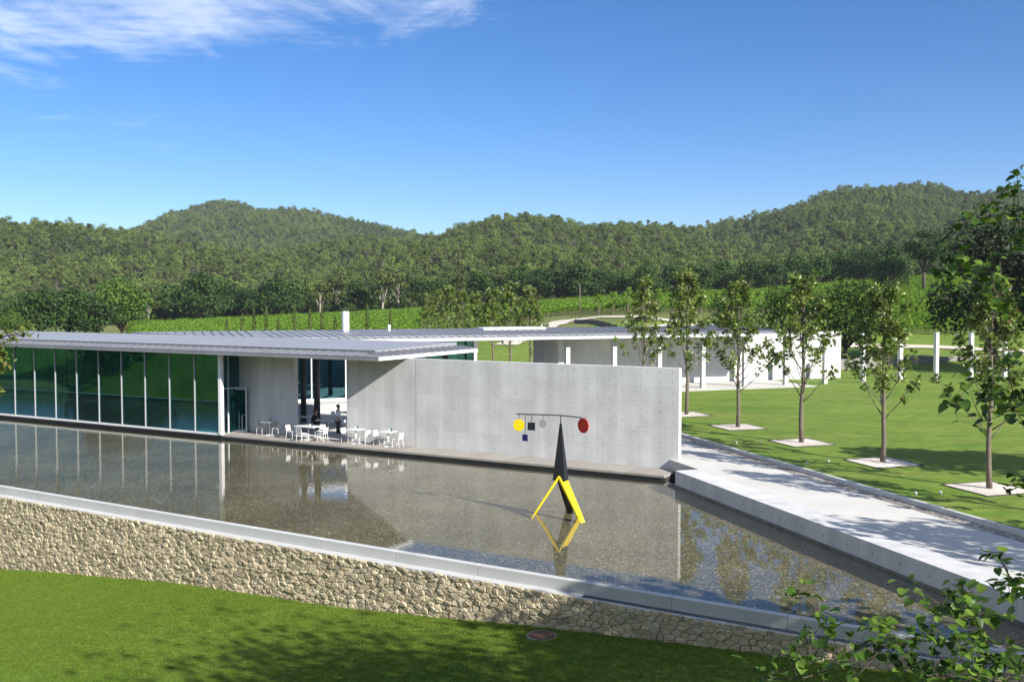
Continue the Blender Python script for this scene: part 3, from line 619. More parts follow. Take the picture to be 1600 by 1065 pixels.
for a, b in zip(sheet_edges[:-1], sheet_edges[1:]):
    for (g0, g1, lift) in ((EV, EV + .95, 0.), (EV + .97, RG, .07)):
        a2 = max(a, s_at(6.95, g1)) if False else a
        subw(MB().hexa([FW(a, g0, ZF + .055), FW(b - .03, g0, ZF + .055), FW(b - .03, g1, ZF + .055), FW(a, g1, ZF + .055)],
                       [FW(a, g0, roofz(g0) + lift), FW(b - .03, g0, roofz(g0) + lift), FW(b - .03, g1, roofz(g1) + lift), FW(a, g1, roofz(g1) + lift)]).obj('roof_sheet', 'zinc'), roof2, fb)
        sm = MB().hexa([FW(b - .030, g0, roofz(g0) + lift - .02), FW(b + .004, g0, roofz(g0) + lift - .02), FW(b + .004, g1, roofz(g1) + lift - .02), FW(b - .030, g1, roofz(g1) + lift - .02)],
                       [FW(b - .030, g0, roofz(g0) + lift + .035), FW(b + .004, g0, roofz(g0) + lift + .035), FW(b + .004, g1, roofz(g1) + lift + .035), FW(b - .030, g1, roofz(g1) + lift + .035)])
        subw(sm.obj('seam', 'zinc_dark'), roof2, fb)
# wedge of roof running back to where the two pavilions meet
subw(MB().hexa([FW(e0, EV, ZF + .055), FW(e0, RG, ZF + .055), FW(r0, RG, ZF + .055)], [FW(e0, EV, roofz(EV) + .05), FW(e0, RG, roofz(RG) + .07), FW(r0, RG, roofz(RG) + .07)]).obj('roof_wedge', 'zinc'), roof2, fb)
for s in np.arange(r0 + .6, e0, .6):
    g0 = EV + (e0 - s) / (e0 - r0) * (RG - EV)
    subw(MB().hexa([FW(s - .017, g0, roofz(g0) + .03), FW(s + .017, g0, roofz(g0) + .03), FW(s + .017, RG, roofz(RG) + .08), FW(s - .017, RG, roofz(RG) + .08)], [FW(s - .017, g0, roofz(g0) + .10), FW(s + .017, g0, roofz(g0) + .10), FW(s + .017, RG, roofz(RG) + .135), FW(s - .017, RG, roofz(RG) + .135)]).obj('seam', 'zinc_dark'), roof2, fb)
subw(MB().box(-.21, .21, -.21, .21, 0, 1.75).obj('chimney', 'white_metal', None, FW(-26.4, 6.6, 4.75), R(30), bevel=.01), roof2, fb)
subw(MB().tube([FW(-23.1, 6.6, 4.8), FW(-23.1, 6.6, 5.5)], .10, 8).obj('vent_pipe', 'white_metal'), roof2, fb)
subw(MB().prism([FW(-15.8, 6.0), FW(-10.6, 6.0), FW(-10.6, 7.6), FW(-15.8, 7.6)], 4.9, 5.20).obj('skylight', 'white_metal', bevel=.03), roof2, fb)
# columns under the roof and the back wall
colm = MB().box(-.16, .16, -.16, .16, 0, 4.07).mesh('column'); colm.materials.append(MATS['concrete_pale'])
for k in range(-3, 2): addf(link('column', colm, None, None, FW(3.78 * k, 0, .55), RZ_E))
bw = addf(empty('back_wall', FW(2, 4.45, .55)))
def addb(o): o.parent = bw; o.matrix_parent_inverse = bw.matrix_basis.inverted(); return o
s = 16.4
while s > -10.55:
    w = min(1.8, s + 10.6); zt = .55
    while zt < 4.5: h = .9 if zt < 4 else 4.58 - zt; me = std_panel if (w == 1.8 and h == .9) else panel_mesh(w - PG, h - PG, max(1, round(w / .6)), max(1, round(h / .45))); addb(link('concrete_panel', me, 'concrete', None, FW(s - w, 4.45, zt), RZ_E)); zt += h
    s -= w
    if w < 1.75: break
addb(MB().prism([FW(-10.6, 4.506), FW(16.4, 4.506), FW(16.4, 4.8), FW(-10.6, 4.8)], .3, 4.575).obj('wall_core', 'concrete'))
addf(MB().prism([FW(-11.3, 1.8), FW(-10.85, 1.8), FW(-10.85, 7.0), FW(-11.3, 7.0)], .3, ZF).obj('cross_wall', 'concrete'))
fs_ = empty('colonnade_floor', FW(-10, 1, .5)); fs_['kind'] = 'structure'
for s in np.arange(-36.8, 9.2, 2.3): under(MB().prism([FW(s + .005, -1.9), FW(s + 2.295, -1.9), FW(s + 2.295, 4.44), FW(s + .005, 4.44)], -.3, .575).obj('floor_slab', 'concrete_walk'), fs_)
# glazed rooms at the left end
pane2 = MB().box(.04, 2.26, -.012, .012, .02, 4.03).mesh('glass_pane'); pane2.materials.append(MATS['glass_teal']); mull2 = MB().box(-.035, .035, -.06, .06, 0, 4.04).mesh('mullion'); mull2.materials.append(MATS['white_metal'])
for k in range(8):
    s = -18.4 - 2.3 * k; addf(link('mullion', mull2, None, None, FW(s, .2, .575), RZ_E))
    if k < 7: addf(link('glass_pane', pane2, None, None, FW(s - 2.3, .2, .575), RZ_E))
for g in (.2, 2.5): addf(link('glass_pane', pane2, None, None, FW(-18.4, g, .575), RZ_E + R(90)))
addf(MB().box(-.1, .1, -.1, .1, 0, 4.04).obj('corner_post', 'white_metal', None, FW(-18.4, .1, .575), RZ_E))
addf(MB().prism([FW(-35, 5.4), FW(-18.6, 5.4), FW(-18.6, 5.6), FW(-35, 5.6)], .4, ZF).obj('inner_partition', 'soffit'))
addf(MB().prism([FW(-35, -.05), FW(-18.4, -.05), FW(-18.4, .1), FW(-35, .1)], .577, .75).obj('sill', 'white_metal'))
bc = empty('bar_counter', FW(-24.4, 2.2, .575), RZ_E, 'white bar counter with open bays seen through the far green glass', 'counter')
for (x0, x1, z0, z1, nm) in ((-1.7, 1.7, 1.0, 1.1, 'counter_top'), (-1.6, -.1, .05, .97, 'counter_front'), (.15, 1.0, .05, .97, 'counter_front')): b_ = MB().box(x0, x1, -.3, .3, z0, z1).obj(nm, 'white_plastic', bc)
rb = MB(); rb.box(-.25, .25, -.15, .15, 0, 1.9); rb.box(-.27, .27, -.17, .17, 1.88, 1.96); o = rb.obj('drinks_cabinet', 'red_paint', None, FW(-27.6, 2.2, .575), RZ_E, bevel=.015); tag(o, 'tall red cabinet behind the far green glass left of the counter', 'cabinet')
# freestanding columns beyond the roof
names = ['just clear of the pavilion roof, before the white wall end', 'second beyond the roof, right of the wall end', 'third beyond the roof, behind the fourth magnolia', 'standing alone on the lawn against the low dark wall', 'half hidden behind the nearest magnolia, left one', 'rightmost of the row, behind the nearest magnolia']
col2 = MB().box(-.16, .16, -.16, .16, -.2, 4.03).mesh('freestanding_column'); col2.materials.append(MATS['concrete'])
for k in range(2, 4): addf(link('column', colm, None, None, FW(3.78 * k, 0, .55), RZ_E))
for i, k in enumerate(range(4, 9)):
    o = link('freestanding_column', col2, None, None, FW(3.78 * k, 0, .56), RZ_E); tag(o, 'square pale concrete column ' + names[i + 1], 'column', 'freestanding columns in line with the colonnade')
# low stone retaining wall and paths beyond the lawn
rw = MB()
for a, b in zip(np.arange(17.5, 70, 3), np.arange(20.5, 73, 3)):
    rw.hexa([FW(a, 12, .2), FW(b, 12, .2), FW(b, 12.6, .2), FW(a, 12.6, .2)], [FW(a, 12, 1.65 + .12 * math.sin(a)), FW(b, 12, 1.65 + .12 * math.sin(b)), FW(b, 12.6, 1.65 + .12 * math.sin(b)), FW(a, 12.6, 1.65 + .12 * math.sin(a))])
tag(rw.obj('retaining_wall', 'stone_far'), 'low dark stone retaining wall behind the freestanding columns', 'stone wall')
def ribbon(name, pts, width, m, lift=.10):
    pts = [Vector((x, y, 0)) for x, y in pts]; dense = []
    for a, b in zip(pts[:-1], pts[1:]):
        k = max(2, int((b - a).length / 2.0)); dense += [a.lerp(b, i / k) for i in range(k)]
    dense.append(pts[-1]); mb = MB(); vs = []; n = len(dense)
    for i, p in enumerate(dense):
        d = (dense[min(i + 1, n - 1)] - dense[max(i - 1, 0)]).normalized(); s = Vector((d.y, -d.x, 0)) * (width / 2 * (1 + .12 * math.sin(i * 1.3)))
        for q in (p - s, p, p + s): vs.append((q.x, q.y, tz(q.x, q.y) + lift))
    mb.add(vs, [(3 * i + j, 3 * i + j + 1, 3 * i + j + 4, 3 * i + j + 3) for i in range(n - 1) for j in (0, 1)]); o = mb.obj(name, m)
    if o.data.polygons[0].normal.z < 0: o.data.flip_normals()
    return tag(o, kind='structure')
def axY(px, Y): return ((px - 800) / 1556 * Y, Y)
ribbon('path', [axY(1800, 102), axY(1600, 106), axY(1480, 110), axY(1340, 114), axY(1200, 122), axY(1060, 132), axY(1000, 142), axY(940, 150), axY(880, 143), axY(850, 128), axY(790, 118)], 3.4, 'soil_path')
ribbon('track', [axY(985, 118), axY(1060, 124), axY(1150, 124), axY(1240, 118)], 7, 'soil_path', .13)
gb = MB()
for i in range(11):
    a = axY(898 + i * 9.5, 134 - i * 1.6); b = axY(898 + (i + 1) * 9.5, 134 - (i + 1) * 1.6); za = tz(*a) - .2
    gb.hexa([(a[0], a[1], za - .8), (b[0], b[1], za - .8), (b[0], b[1] + 1, za - .8), (a[0], a[1] + 1, za - .8)], [(a[0], a[1], za + .75), (b[0], b[1], za + .75), (b[0], b[1] + 1, za + .75), (a[0], a[1] + 1, za + .75)])
tag(gb.obj('gabion_wall', 'gabion'), 'short dark gabion wall on the grass mound beyond the roof', 'gabion wall')
pl = MB().tube([(*axY(906, 150), tz(*axY(906, 150)) - .2), (*axY(906, 150), tz(*axY(906, 150)) + 5.2)], [.10, .07], 6); tag(pl.obj('utility_pole', 'bark', smooth=True), 'slim wooden pole standing at the vineyard edge', 'pole')

# ================================================================== TERRACE FURNITURE
def make_chair():
    t = empty('chair'); t['category'] = 'chair'
    MB().box(-.21, .21, -.21, .21, .43, .46).obj('seat', 'white_plastic', t, bevel=.012)
    bk = MB(); bk.hexa([(-.21, .20, .50), (.21, .20, .50), (.21, .225, .50), (-.21, .225, .50)], [(-.20, .26, .80), (.20, .26, .80), (.20, .285, .80), (-.20, .285, .80)]); bk.obj('backrest', 'white_plastic', t, bevel=.008)
    for sx in (-1, 1):
        MB().tube([(sx * .19, -.19, .43), (sx * .205, -.215, 0)], [.014, .011], 6).obj('leg', 'white_metal', t)
        MB().tube([(sx * .19, .265, .70), (sx * .19, .20, .44), (sx * .205, .25, 0)], [.012, .014, .011], 6).obj('leg', 'white_metal', t)
    return t
def make_table(w, d):
    t = empty('table'); t['category'] = 'table'
    MB().box(-w / 2, w / 2, -d / 2, d / 2, .715, .745).obj('table_top', 'white_plastic', t, bevel=.006)
    MB().tube([(0, 0, .02), (0, 0, .715)], .035, 10).obj('pedestal', 'white_metal', t, smooth=True)
    b = MB(); b.box(-.3, .3, -.03, .03, 0, .03); b.box(-.03, .03, -.3, -.031, 0, .029); b.box(-.03, .03, .031, .3, 0, .029); b.obj('foot', 'white_metal', t)
    return t
ch0 = make_chair(); tb0 = make_table(.72, .72); tb1 = make_table(1.35, .8)
used = set()
def put(proto, u, n, rz, label, group, z=0.):
    o = proto if proto.name not in used else copy_tree(proto)
    used.add(proto.name); o.location = W(u, n, z); o.rotation_euler = (0, 0, RZ_U + rz); o.scale = (.93, .93, .93) if proto is ch0 else (1, 1, 1); tag(o, label, None, group); return o
ORD = 'first second third fourth fifth sixth seventh eighth ninth tenth eleventh twelfth thirteenth fourteenth fifteenth sixteenth seventeenth'.split()
def cue(px):
    for lim, c in ((110, 'left end of front roof'), (300, 'above the glass front'), (480, 'left of the white chimney'), (600, 'behind the white chimney'), (720, 'right of the white chimney'), (850, 'behind the magnolia clump'), (960, 'behind the slim wooden pole'), (1100, 'above the concrete wall end'), (1260, 'behind the round trees left part'), (1400, 'behind the broad round tree'), (9999, 'near the lone pine')):
        if px < lim: return c
GT, GC = 'white tables on the terrace', 'white chairs on the terrace'
put(tb0, -23.4, -.40, 0, 'small white table in the shade by the open glass door', GT)
put(ch0, -23.98, -.40, R(90), 'white chair left of the shaded table near the glass door', GC); put(ch0, -22.85, -.42, R(-84), 'white chair right of the shaded table near the glass door', GC)
put(tb1, -20.25, -.86, 0, 'long white table in front of the terrace opening', GT)
put(ch0, -21.30, -1.0, R(95), 'white chair at the left end of the long table, facing right', GC); put(ch0, -20.25, -1.38, R(176), 'white chair on the pool side of the long table', GC)
put(ch0, -19.25, -.92, R(-88), 'white chair at the right end of the long table', GC); put(ch0, -20.0, -.22, R(4), 'white chair behind the long table, towards the opening', GC)
put(tb0, -17.3, -.60, 0, 'small sunlit white table where the concrete wall begins', GT)
put(ch0, -17.95, -.5, R(94), 'white chair left of the sunlit table at the wall start', GC); put(ch0, -16.72, -.62, R(-95), 'white chair right of the sunlit table at the wall start', GC)
put(tb0, -15.25, -.58, 0, 'rightmost small white table against the concrete wall', GT)
put(ch0, -15.88, -.5, R(88), 'white chair left of the rightmost terrace table', GC); put(ch0, -14.65, -.6, R(-90), 'white chair right of the rightmost terrace table', GC)
IT = [(-20.9, 1.6, 'nearest shaded table inside the opening, left side'), (-18.9, 2.0, 'shaded table inside the opening beside the standing person'), (-20.2, 4.4, 'shaded table deep inside the opening, in the middle'), (-23.6, 2.2, 'shaded table where the dark-clad person sits'), (-22.3, 5.2, 'farthest shaded table inside the opening, at the left')]
for i, (u, n, lb) in enumerate(IT):
    put(tb1, u, n, 0, 'white ' + lb, 'tables inside the covered terrace')
    for sgn, w in ((1, 'left'), (-1, 'right')): put(ch0, u - sgn * 1.05, n, R(90) * sgn, 'white chair %s of the %s' % (w, lb), 'chairs inside the covered terrace')
# tableware
def cup_set(name, u, n, label):
    t = empty(name, W(u, n, .746), RZ_U, label, 'tableware')
    MB().tube([(-.06, 0, 0), (-.06, 0, .11)], [.03, .036], 8).obj('cup', 'white_plastic', t); MB().tube([(.07, .03, 0), (.07, .03, .14), (.07, .03, .2)], [.035, .035, .012], 8).obj('carafe', 'glass_light', t)
cup_set('tableware', -23.45, -.4, 'cup and small carafe on the shaded table near the door'); cup_set('tableware', -20.1, -.85, 'cup and carafe on the long white table'); cup_set('tableware', -17.35, -.5, 'cup and carafe on the sunlit table at the wall start'); cup_set('tableware', -15.2, -.5, 'cup and carafe on the rightmost terrace table')

# ================================================================== PEOPLE
def skin_obj(name, verts, edges, radii, m, parent, sub=2):
    me = bpy.data.meshes.new(name); bm = bmesh.new(); lay = bm.verts.layers.skin.verify(); vs = []
    for i, v in enumerate(verts):
        b = bm.verts.new(v); r = radii[i]; b[lay].radius = (r, r) if not hasattr(r, '__len__') else r; b[lay].use_root = (i == 0); vs.append(b)
    for a, b in edges: bm.edges.new((vs[a], vs[b]))
    bm.to_mesh(me); bm.free(); o = link(name, me, m, parent); o.modifiers.new('skin', 'SKIN'); sd = o.modifiers.new('sub', 'SUBSURF'); sd.levels = sub; sd.render_levels = sub; return o
def person(u, n, rz, pose, top, bottom, label):
    t = empty('person', W(u, n, 0), RZ_U + rz, label, 'person')
    sit = pose == 'sit'; hz = .50 if sit else .93; lean = -.22 if sit else -.02; sh = hz + .46
    P_ = {'pel': (0, 0, hz), 'ch': (0, lean * .6, hz + .28), 'nk': (0, lean, sh + .04), 'hd': (0, lean - .03, sh + .17), 'tp': (0, lean - .02, sh + .27)}
    v = [P_['pel'], P_['ch'], P_['nk'], P_['hd'], P_['tp']]; e = [(0, 1), (1, 2), (2, 3), (3, 4)]; r = [(.15, .11), (.16, .11), (.06, .06), (.085, .10), (.06, .07)]
    legs = []; arms = []
    for sx in (-1, 1):
        if sit: leg = [(sx * .10, 0, hz), (sx * .12, -.42, hz + .02), (sx * .12, -.40, .10), (sx * .12, -.54, .05)]; arm = [(sx * .19, lean, sh - .02), (sx * .25, lean - .05, sh - .28), (sx * .14, lean - .30, sh - .24), (sx * .11, lean - .38, sh - .23)]
        else: leg = [(sx * .09, 0, hz - .02), (sx * .10, -.02 * sx, .50), (sx * .10, .03 * sx, .10), (sx * .11, -.14, .04)]; arm = [(sx * .19, lean, sh - .02), (sx * .24, lean + .03, sh - .30), (sx * .20, lean - .17, sh - .42), (sx * .18, lean - .26, sh - .42)]
        b = len(v); v += leg[1:]; e += [(0, b), (b, b + 1), (b + 1, b + 2)]; r += [.062, .045, .04]; legs.append(leg)
        b = len(v); v += arm; e += [(1, b), (b, b + 1), (b + 1, b + 2), (b + 2, b + 3)]; r += [.055, .042, .032, .035]; arms.append(arm)
    skin_obj('body', v, e, r, 'skin', t)
    v = [P_['pel'], P_['ch'], (0, lean, sh)]; e = [(0, 1), (1, 2)]; r = [(.17, .13), (.185, .13), (.12, .09)]
    for a in arms: b = len(v); v += a[:3]; e += [(1, b), (b, b + 1), (b + 1, b + 2)]; r += [.072, .058, .045]
    skin_obj('top', v, e, r, top, t)
    v = [(0, 0, hz)]; e = []; r = [(.165, .13)]
    for l in legs: b = len(v); v += l[1:3]; e += [(0, b), (b, b + 1)]; r += [.082, .062]
    skin_obj('trousers', v, e, r, bottom, t)
    skin_obj('hair', [(0, lean + .0, sh + .21), (0, lean + .02, sh + .28), (0, lean + .06, sh + .17)], [(0, 1), (0, 2)], [(.09, .085), (.075, .075), (.06, .05)], 'hair_dark', t)
person(-20.05, 1.35, R(150), 'stand', 'shirt_white', 'trousers_dark', 'person standing in pale shirt and dark trousers at the terrace opening edge')
person(-22.15, 1.75, R(80), 'sit', 'jumper_dark', 'trousers_dark', 'dark-clad person seated at a table inside the terrace opening')

# ================================================================== SCULPTURE IN THE POOL (plain stand-in)
sc = empty('pool_sculpture', W(-1.05, -9.45, -.42), RZ_U, 'tall abstract black and yellow metal sculpture with balanced coloured plates standing in the pool', 'sculpture')
def spart(mb, nm, m, bevel=0.): return mb.obj(nm, m, sc, bevel=bevel)
def plate(poly, th, nm, m, org, tilt):
    """flat plate cut to an outline in its own x-z plane"""
    mb = MB(); n = len(poly); mb.add([(x, -th, z) for x, z in poly] + [(x, th, z) for x, z in poly], [tuple(range(n)), tuple(range(n, 2 * n))[::-1]] + [(i, (i + 1) % n, n + (i + 1) % n, n + i) for i in range(n)])
    o = mb.obj(nm, m, sc); o.location = org; o.rotation_euler = tilt; return o
def leg(foot, top, wt, wb, m):
    f = Vector(foot); t = Vector(top); d = (t - f).normalized(); a = d.cross(Vector((0, 0, 1))).normalized(); c = a.cross(d)
    return spart(MB().hexa([f - a * wb - c * .03, f + a * wb - c * .03, f + a * wb + c * .03, f - a * wb + c * .03], [t - a * wt - c * .04, t + a * wt - c * .04, t + a * wt + c * .04, t - a * wt + c * .04]), 'leg', m)
for ft, m_ in (((1.0, -.25, 0), 'yellow_paint'), ((-.95, -.40, 0), 'yellow_paint'), ((-.05, .95, 0), 'black_paint')): leg(ft, (ft[0] * .04, ft[1] * .04, 1.55), .20, .12, m_)
spart(MB().hexa([(-.24, -.16, 1.40), (.24, -.16, 1.40), (.24, .16, 1.40), (-.24, .16, 1.40)], [(-.03, -.025, 3.45), (.03, -.025, 3.45), (.03, .025, 3.45), (-.03, .025, 3.45)]), 'mast', 'black_paint')
spart(MB().tube([(0, 0, 3.4), (0, 0, 3.72)], .022, 8), 'pin', 'steel')
spart(MB().tube([(-1.75, -.1, 3.70), (0, 0, 3.74), (.80, .06, 3.70)], .024, 8), 'main_bar', 'steel')
sq = lambda r, k, ph=0: [(r * math.cos(2 * math.pi * i / k + ph), r * math.sin(2 * math.pi * i / k + ph)) for i in range(k)]
plate(sq(.27, 24), .012, 'red_disc', 'red_paint', (.86, .07, 3.42), (0, 0, R(-20)))
for x, z, r_, k_, ph, nm, m_ in ((-.70, 3.40, .15, 20, 0, 'pale_disc', 'zinc_light'), (-1.15, 3.28, .20, 4, R(45), 'black_plate', 'black_paint'), (-1.65, 3.30, .22, 24, 0, 'yellow_disc', 'yellow_paint')):
    spart(MB().tube([(x, x * .06, 3.72), (x, x * .06, z)], .012, 6), 'hanger', 'steel'); plate(sq(r_, k_, ph), .010, nm, m_, (x, x * .06 - .02, z), (0, 0, R(10)))
spart(MB().tube([(-1.4, -.09, 3.71), (-1.4, -.09, 2.85)], .012, 6), 'hanger', 'steel'); plate(sq(.17, 4, R(45)), .010, 'blue_plate', 'blue_paint', (-1.4, -.11, 2.85), (0, 0, R(-8)))

# manhole in the front lawn
mh = W(2.75, nP(2.75) - 1.35); mz = lawn_z(2.75, 1.35); mo = empty('manhole', (mh.x, mh.y, mz), 0, 'round rusty manhole cover with pale ring in the front lawn', 'manhole')
k = 24; ring = lambda r, z: [(r * math.cos(2 * math.pi * i / k), r * math.sin(2 * math.pi * i / k), z) for i in range(k)]
rm = MB(); rm.add(ring(.40, -.1) + ring(.40, .03) + ring(.365, .035) + ring(.365, -.1), [(q * k + i, q * k + (i + 1) % k, (q + 1) * k + (i + 1) % k, (q + 1) * k + i) for q in range(3) for i in range(k)]); rm.obj('ring', 'stone_far', mo)
cv = MB(); cv.add(ring(.358, -.1) + ring(.358, .035), [tuple(range(k, 2 * k))] + [(i, (i + 1) % k, k + (i + 1) % k, k + i) for i in range(k)]); cv.obj('cover', 'iron_rust', mo)
rb_ = MB()
for i in range(-5, 6): y = i * .06; L_ = math.sqrt(max(0, .33 ** 2 - y * y)); rb_.box(-L_, L_, y - .012, y + .012, .03, .046)
rb_.obj('ribs', 'iron_rust', mo)

# tree pits and lawn spotlights
ROW = [KW(a, 5.03) for a in ()]
tree_pos = [Vector((17.48 - 1.765 * k, 36.19 + 5.76 * k)) for k in range(-2, 17)]      # k=0 is the nearest magnolia in view
def pit(p, label):
    t = empty('tree_pit', (p.x, p.y, .55), RZ_A, label, 'tree pit', 'square gravel pits in the magnolia row')
    f = MB(); s = 1.15; w = .035
    for (x0, x1, y0, y1) in ((-s, s, -s, -s + w), (-s, s, s - w, s), (-s, -s + w, -s + w, s - w), (s - w, s, -s + w, s - w)): f.box(x0, x1, y0, y1, -.2, .035)
    f.obj('edging', 'dark_stone', t)
    v = [(x, y, .012 + .02 * math.exp(-(x * x + y * y)) + random.uniform(-.006, .006)) for x in np.linspace(-s + w, s - w, 9) for y in np.linspace(-s + w, s - w, 9)]
    MB().add(v, [(i * 9 + j, (i + 1) * 9 + j, (i + 1) * 9 + j + 1, i * 9 + j + 1) for i in range(8) for j in range(8)]).obj('gravel_bed', 'pit_gravel', t)
ordn = ['nearest', 'second', 'third', 'fourth', 'fifth', 'sixth', 'seventh', 'eighth', 'ninth', 'tenth', 'eleventh', 'twelfth', 'thirteenth', 'fourteenth', 'fifteenth', 'sixteenth', 'seventeenth']
def spot(p, label):
    t = empty('lawn_spotlight', (*p, .55), RZ_A, label, 'spotlight', 'small white spotlights in the lawn beside the kerb')
    MB().tube([(0, 0, -.05), (0, 0, .10)], .02, 6).obj('stem', 'grey_metal', t); h = MB(); h.tube([(-.04, 0, .11), (-.02, 0, .11), (.05, 0, .125)], [.024, .042, .05], 10); h.obj('lamp_head', 'white_plastic', t, smooth=True)
for (p, lb) in (((12.33, 41.25), 'white lawn spotlight by the kerb before the third tree pit, left one'), ((13.36, 41.72), 'white lawn spotlight before the third tree pit, right one'), ((14.24, 34.83), 'nearest white lawn spotlight beside the kerb'), ((15.17, 34.95), 'white lawn spotlight just left of the nearest tree pit'),
                ((10.66, 47.0), 'white lawn spotlight by the kerb before the fourth tree pit'), ((11.84, 47.21), 'white lawn spotlight left of the fourth tree pit'), ((8.99, 52.74), 'far white lawn spotlight beside the concrete wall end')): spot(p, lb)

# ================================================================== TREES
def cards_mesh(name, centers, outward, size, asp=.6, mixr=.8, bend=0.): a, b = cards(np.asarray(centers), np.asarray(outward), size, asp, mixr); return quads_mesh(name, centers, a, b, bend)
def magnolia(seed, H):
    r = random.Random(seed); tb = MB(); pts = [(r.uniform(-.05, .05) * min(1, i), r.uniform(-.05, .05) * min(1, i), H * i / 8) for i in range(9)]
    tb.tube(pts, [.105 * (1 - i / 8.6) + .012 for i in range(9)], 8); tips = []
    nb = 32
    for i in range(nb):
        f = .25 + .72 * i / nb; z = f * H; az = i * 2.4 + r.uniform(-.5, .5); Lb = (2.25 * (1 - ((f - .25) / .75) ** 1.15) + .40) * r.uniform(.7, 1.15); up = R(r.uniform(22, 48) + 25 * f)
        d = Vector((math.cos(az) * math.cos(up), math.sin(az) * math.cos(up), math.sin(up))); p0 = Vector((0, 0, z)); seg = [p0]
        for k in range(1, 5): seg.append(seg[-1] + (d + Vector((r.uniform(-.16, .16), r.uniform(-.16, .16), r.uniform(-.02, .14) + .05 * k))).normalized() * Lb / 4)
        tb.tube(seg, [.034 * (1 - f * .5), .026 * (1 - f * .5), .018, .012, .006], 5); tips.append((seg[-1], (seg[-1] - seg[-2]).normalized()))
        for k in (2, 3, 3, 4):
            for sgn in (-1, 1):
                if r.random() < .85:
                    q = seg[k]; dd = (d + Vector((r.uniform(-.9, .9), r.uniform(-.9, .9), r.uniform(-.1, .6)))).normalized(); l = r.uniform(.22, .55); e = q + dd * l
                    tb.tube([q, q + dd * l * .5 + Vector((0, 0, .02)), e], [.010, .008, .004], 4); tips.append((e, dd)); 
                    if r.random() < .5: tips.append((q + dd * l * .55, dd))
    cs, ax, ay = [], [], []
    for p, d in tips:
        for j in range(r.randint(9, 15)):
            az = r.uniform(0, 6.28); side = d.cross(Vector((math.cos(az), math.sin(az), .3))).normalized(); out = (d * r.uniform(.1, .9) + side).normalized(); L_ = r.uniform(.085, .135)
            w = out.cross(Vector((r.uniform(-1, 1), r.uniform(-1, 1), r.uniform(.2, 1)))).normalized() * L_ * .45
            cs.append(p + out * (L_ + .02)); ax.append(out * L_); ay.append(w)
    crown = quads_mesh('crown', [tuple(c) for c in cs], [tuple(c) for c in ax], [tuple(c) for c in ay], .35)
    return tb.mesh('trunk', True), crown, tips
fl_v = []; 
def flower_mesh():
    mb = MB()
    for i in range(7):
        a = i * 2 * math.pi / 7; o1 = Vector((math.cos(a), math.sin(a), 0)); s1 = Vector((-math.sin(a), math.cos(a), 0)); c = o1 * .03
        mb.add([c - s1 * .02, c + o1 * .05 - s1 * .035 + Vector((0, 0, .07)), c + o1 * .075 + Vector((0, 0, .12)), c + o1 * .05 + s1 * .035 + Vector((0, 0, .07)), c + s1 * .02], [(0, 1, 2, 3, 4)])
    return mb.mesh('flower')
FLM = flower_mesh(); FLM.materials.append(MATS['petal'])
mags = [magnolia(s, h) for s, h in ((11, 7.5), (23, 7.1), (35, 7.8), (51, 7.4), (64, 7.6))]
for tr_, cr_, _ in mags: tr_.materials.append(MATS['bark']); cr_.materials.append(MATS['magnolia_leaf'])
for i, p in enumerate(tree_pos):
    k = i - 2; tr_, cr_, tips = mags[i * 2 % 5]; rr = random.Random(100 + i)
    if k < 0: lb = 'magnolia tree at the near end of the row, right of the walkway'
    else: lb = ('nearest magnolia tree on the lawn, partly behind foreground leaves' if k == 0 else '%s magnolia tree of the row counted from the nearest' % ordn[k])
    if k == 4: lb += ', beside the concrete wall end'
    if k >= 5: lb = 'magnolia tree rising behind the right end of the concrete wall' if k == 5 else '%s of the loose magnolia clump beyond the far roof, from the right' % (['first'] + ordn[1:])[k - 9]
    if k < -1 or k in (6, 7, 8): continue
    t = empty('magnolia_tree', (p.x, p.y, .57), rr.uniform(0, 6.28), lb, 'tree', 'magnolias planted in a row'); s = rr.uniform(.95, 1.06) * (.93 if k == 0 else 1); t.scale = (s, s, s)
    link('trunk', tr_, None, t); link('crown', cr_, None, t)
    for (q, d) in rr.sample(tips, 7): o = link('flower', FLM, None, t, q + d * .08)
    if k <= 6: pit(p, 'square pale gravel pit edged in steel under the %s magnolia' % (ordn[k] if k >= 0 else 'near end'))
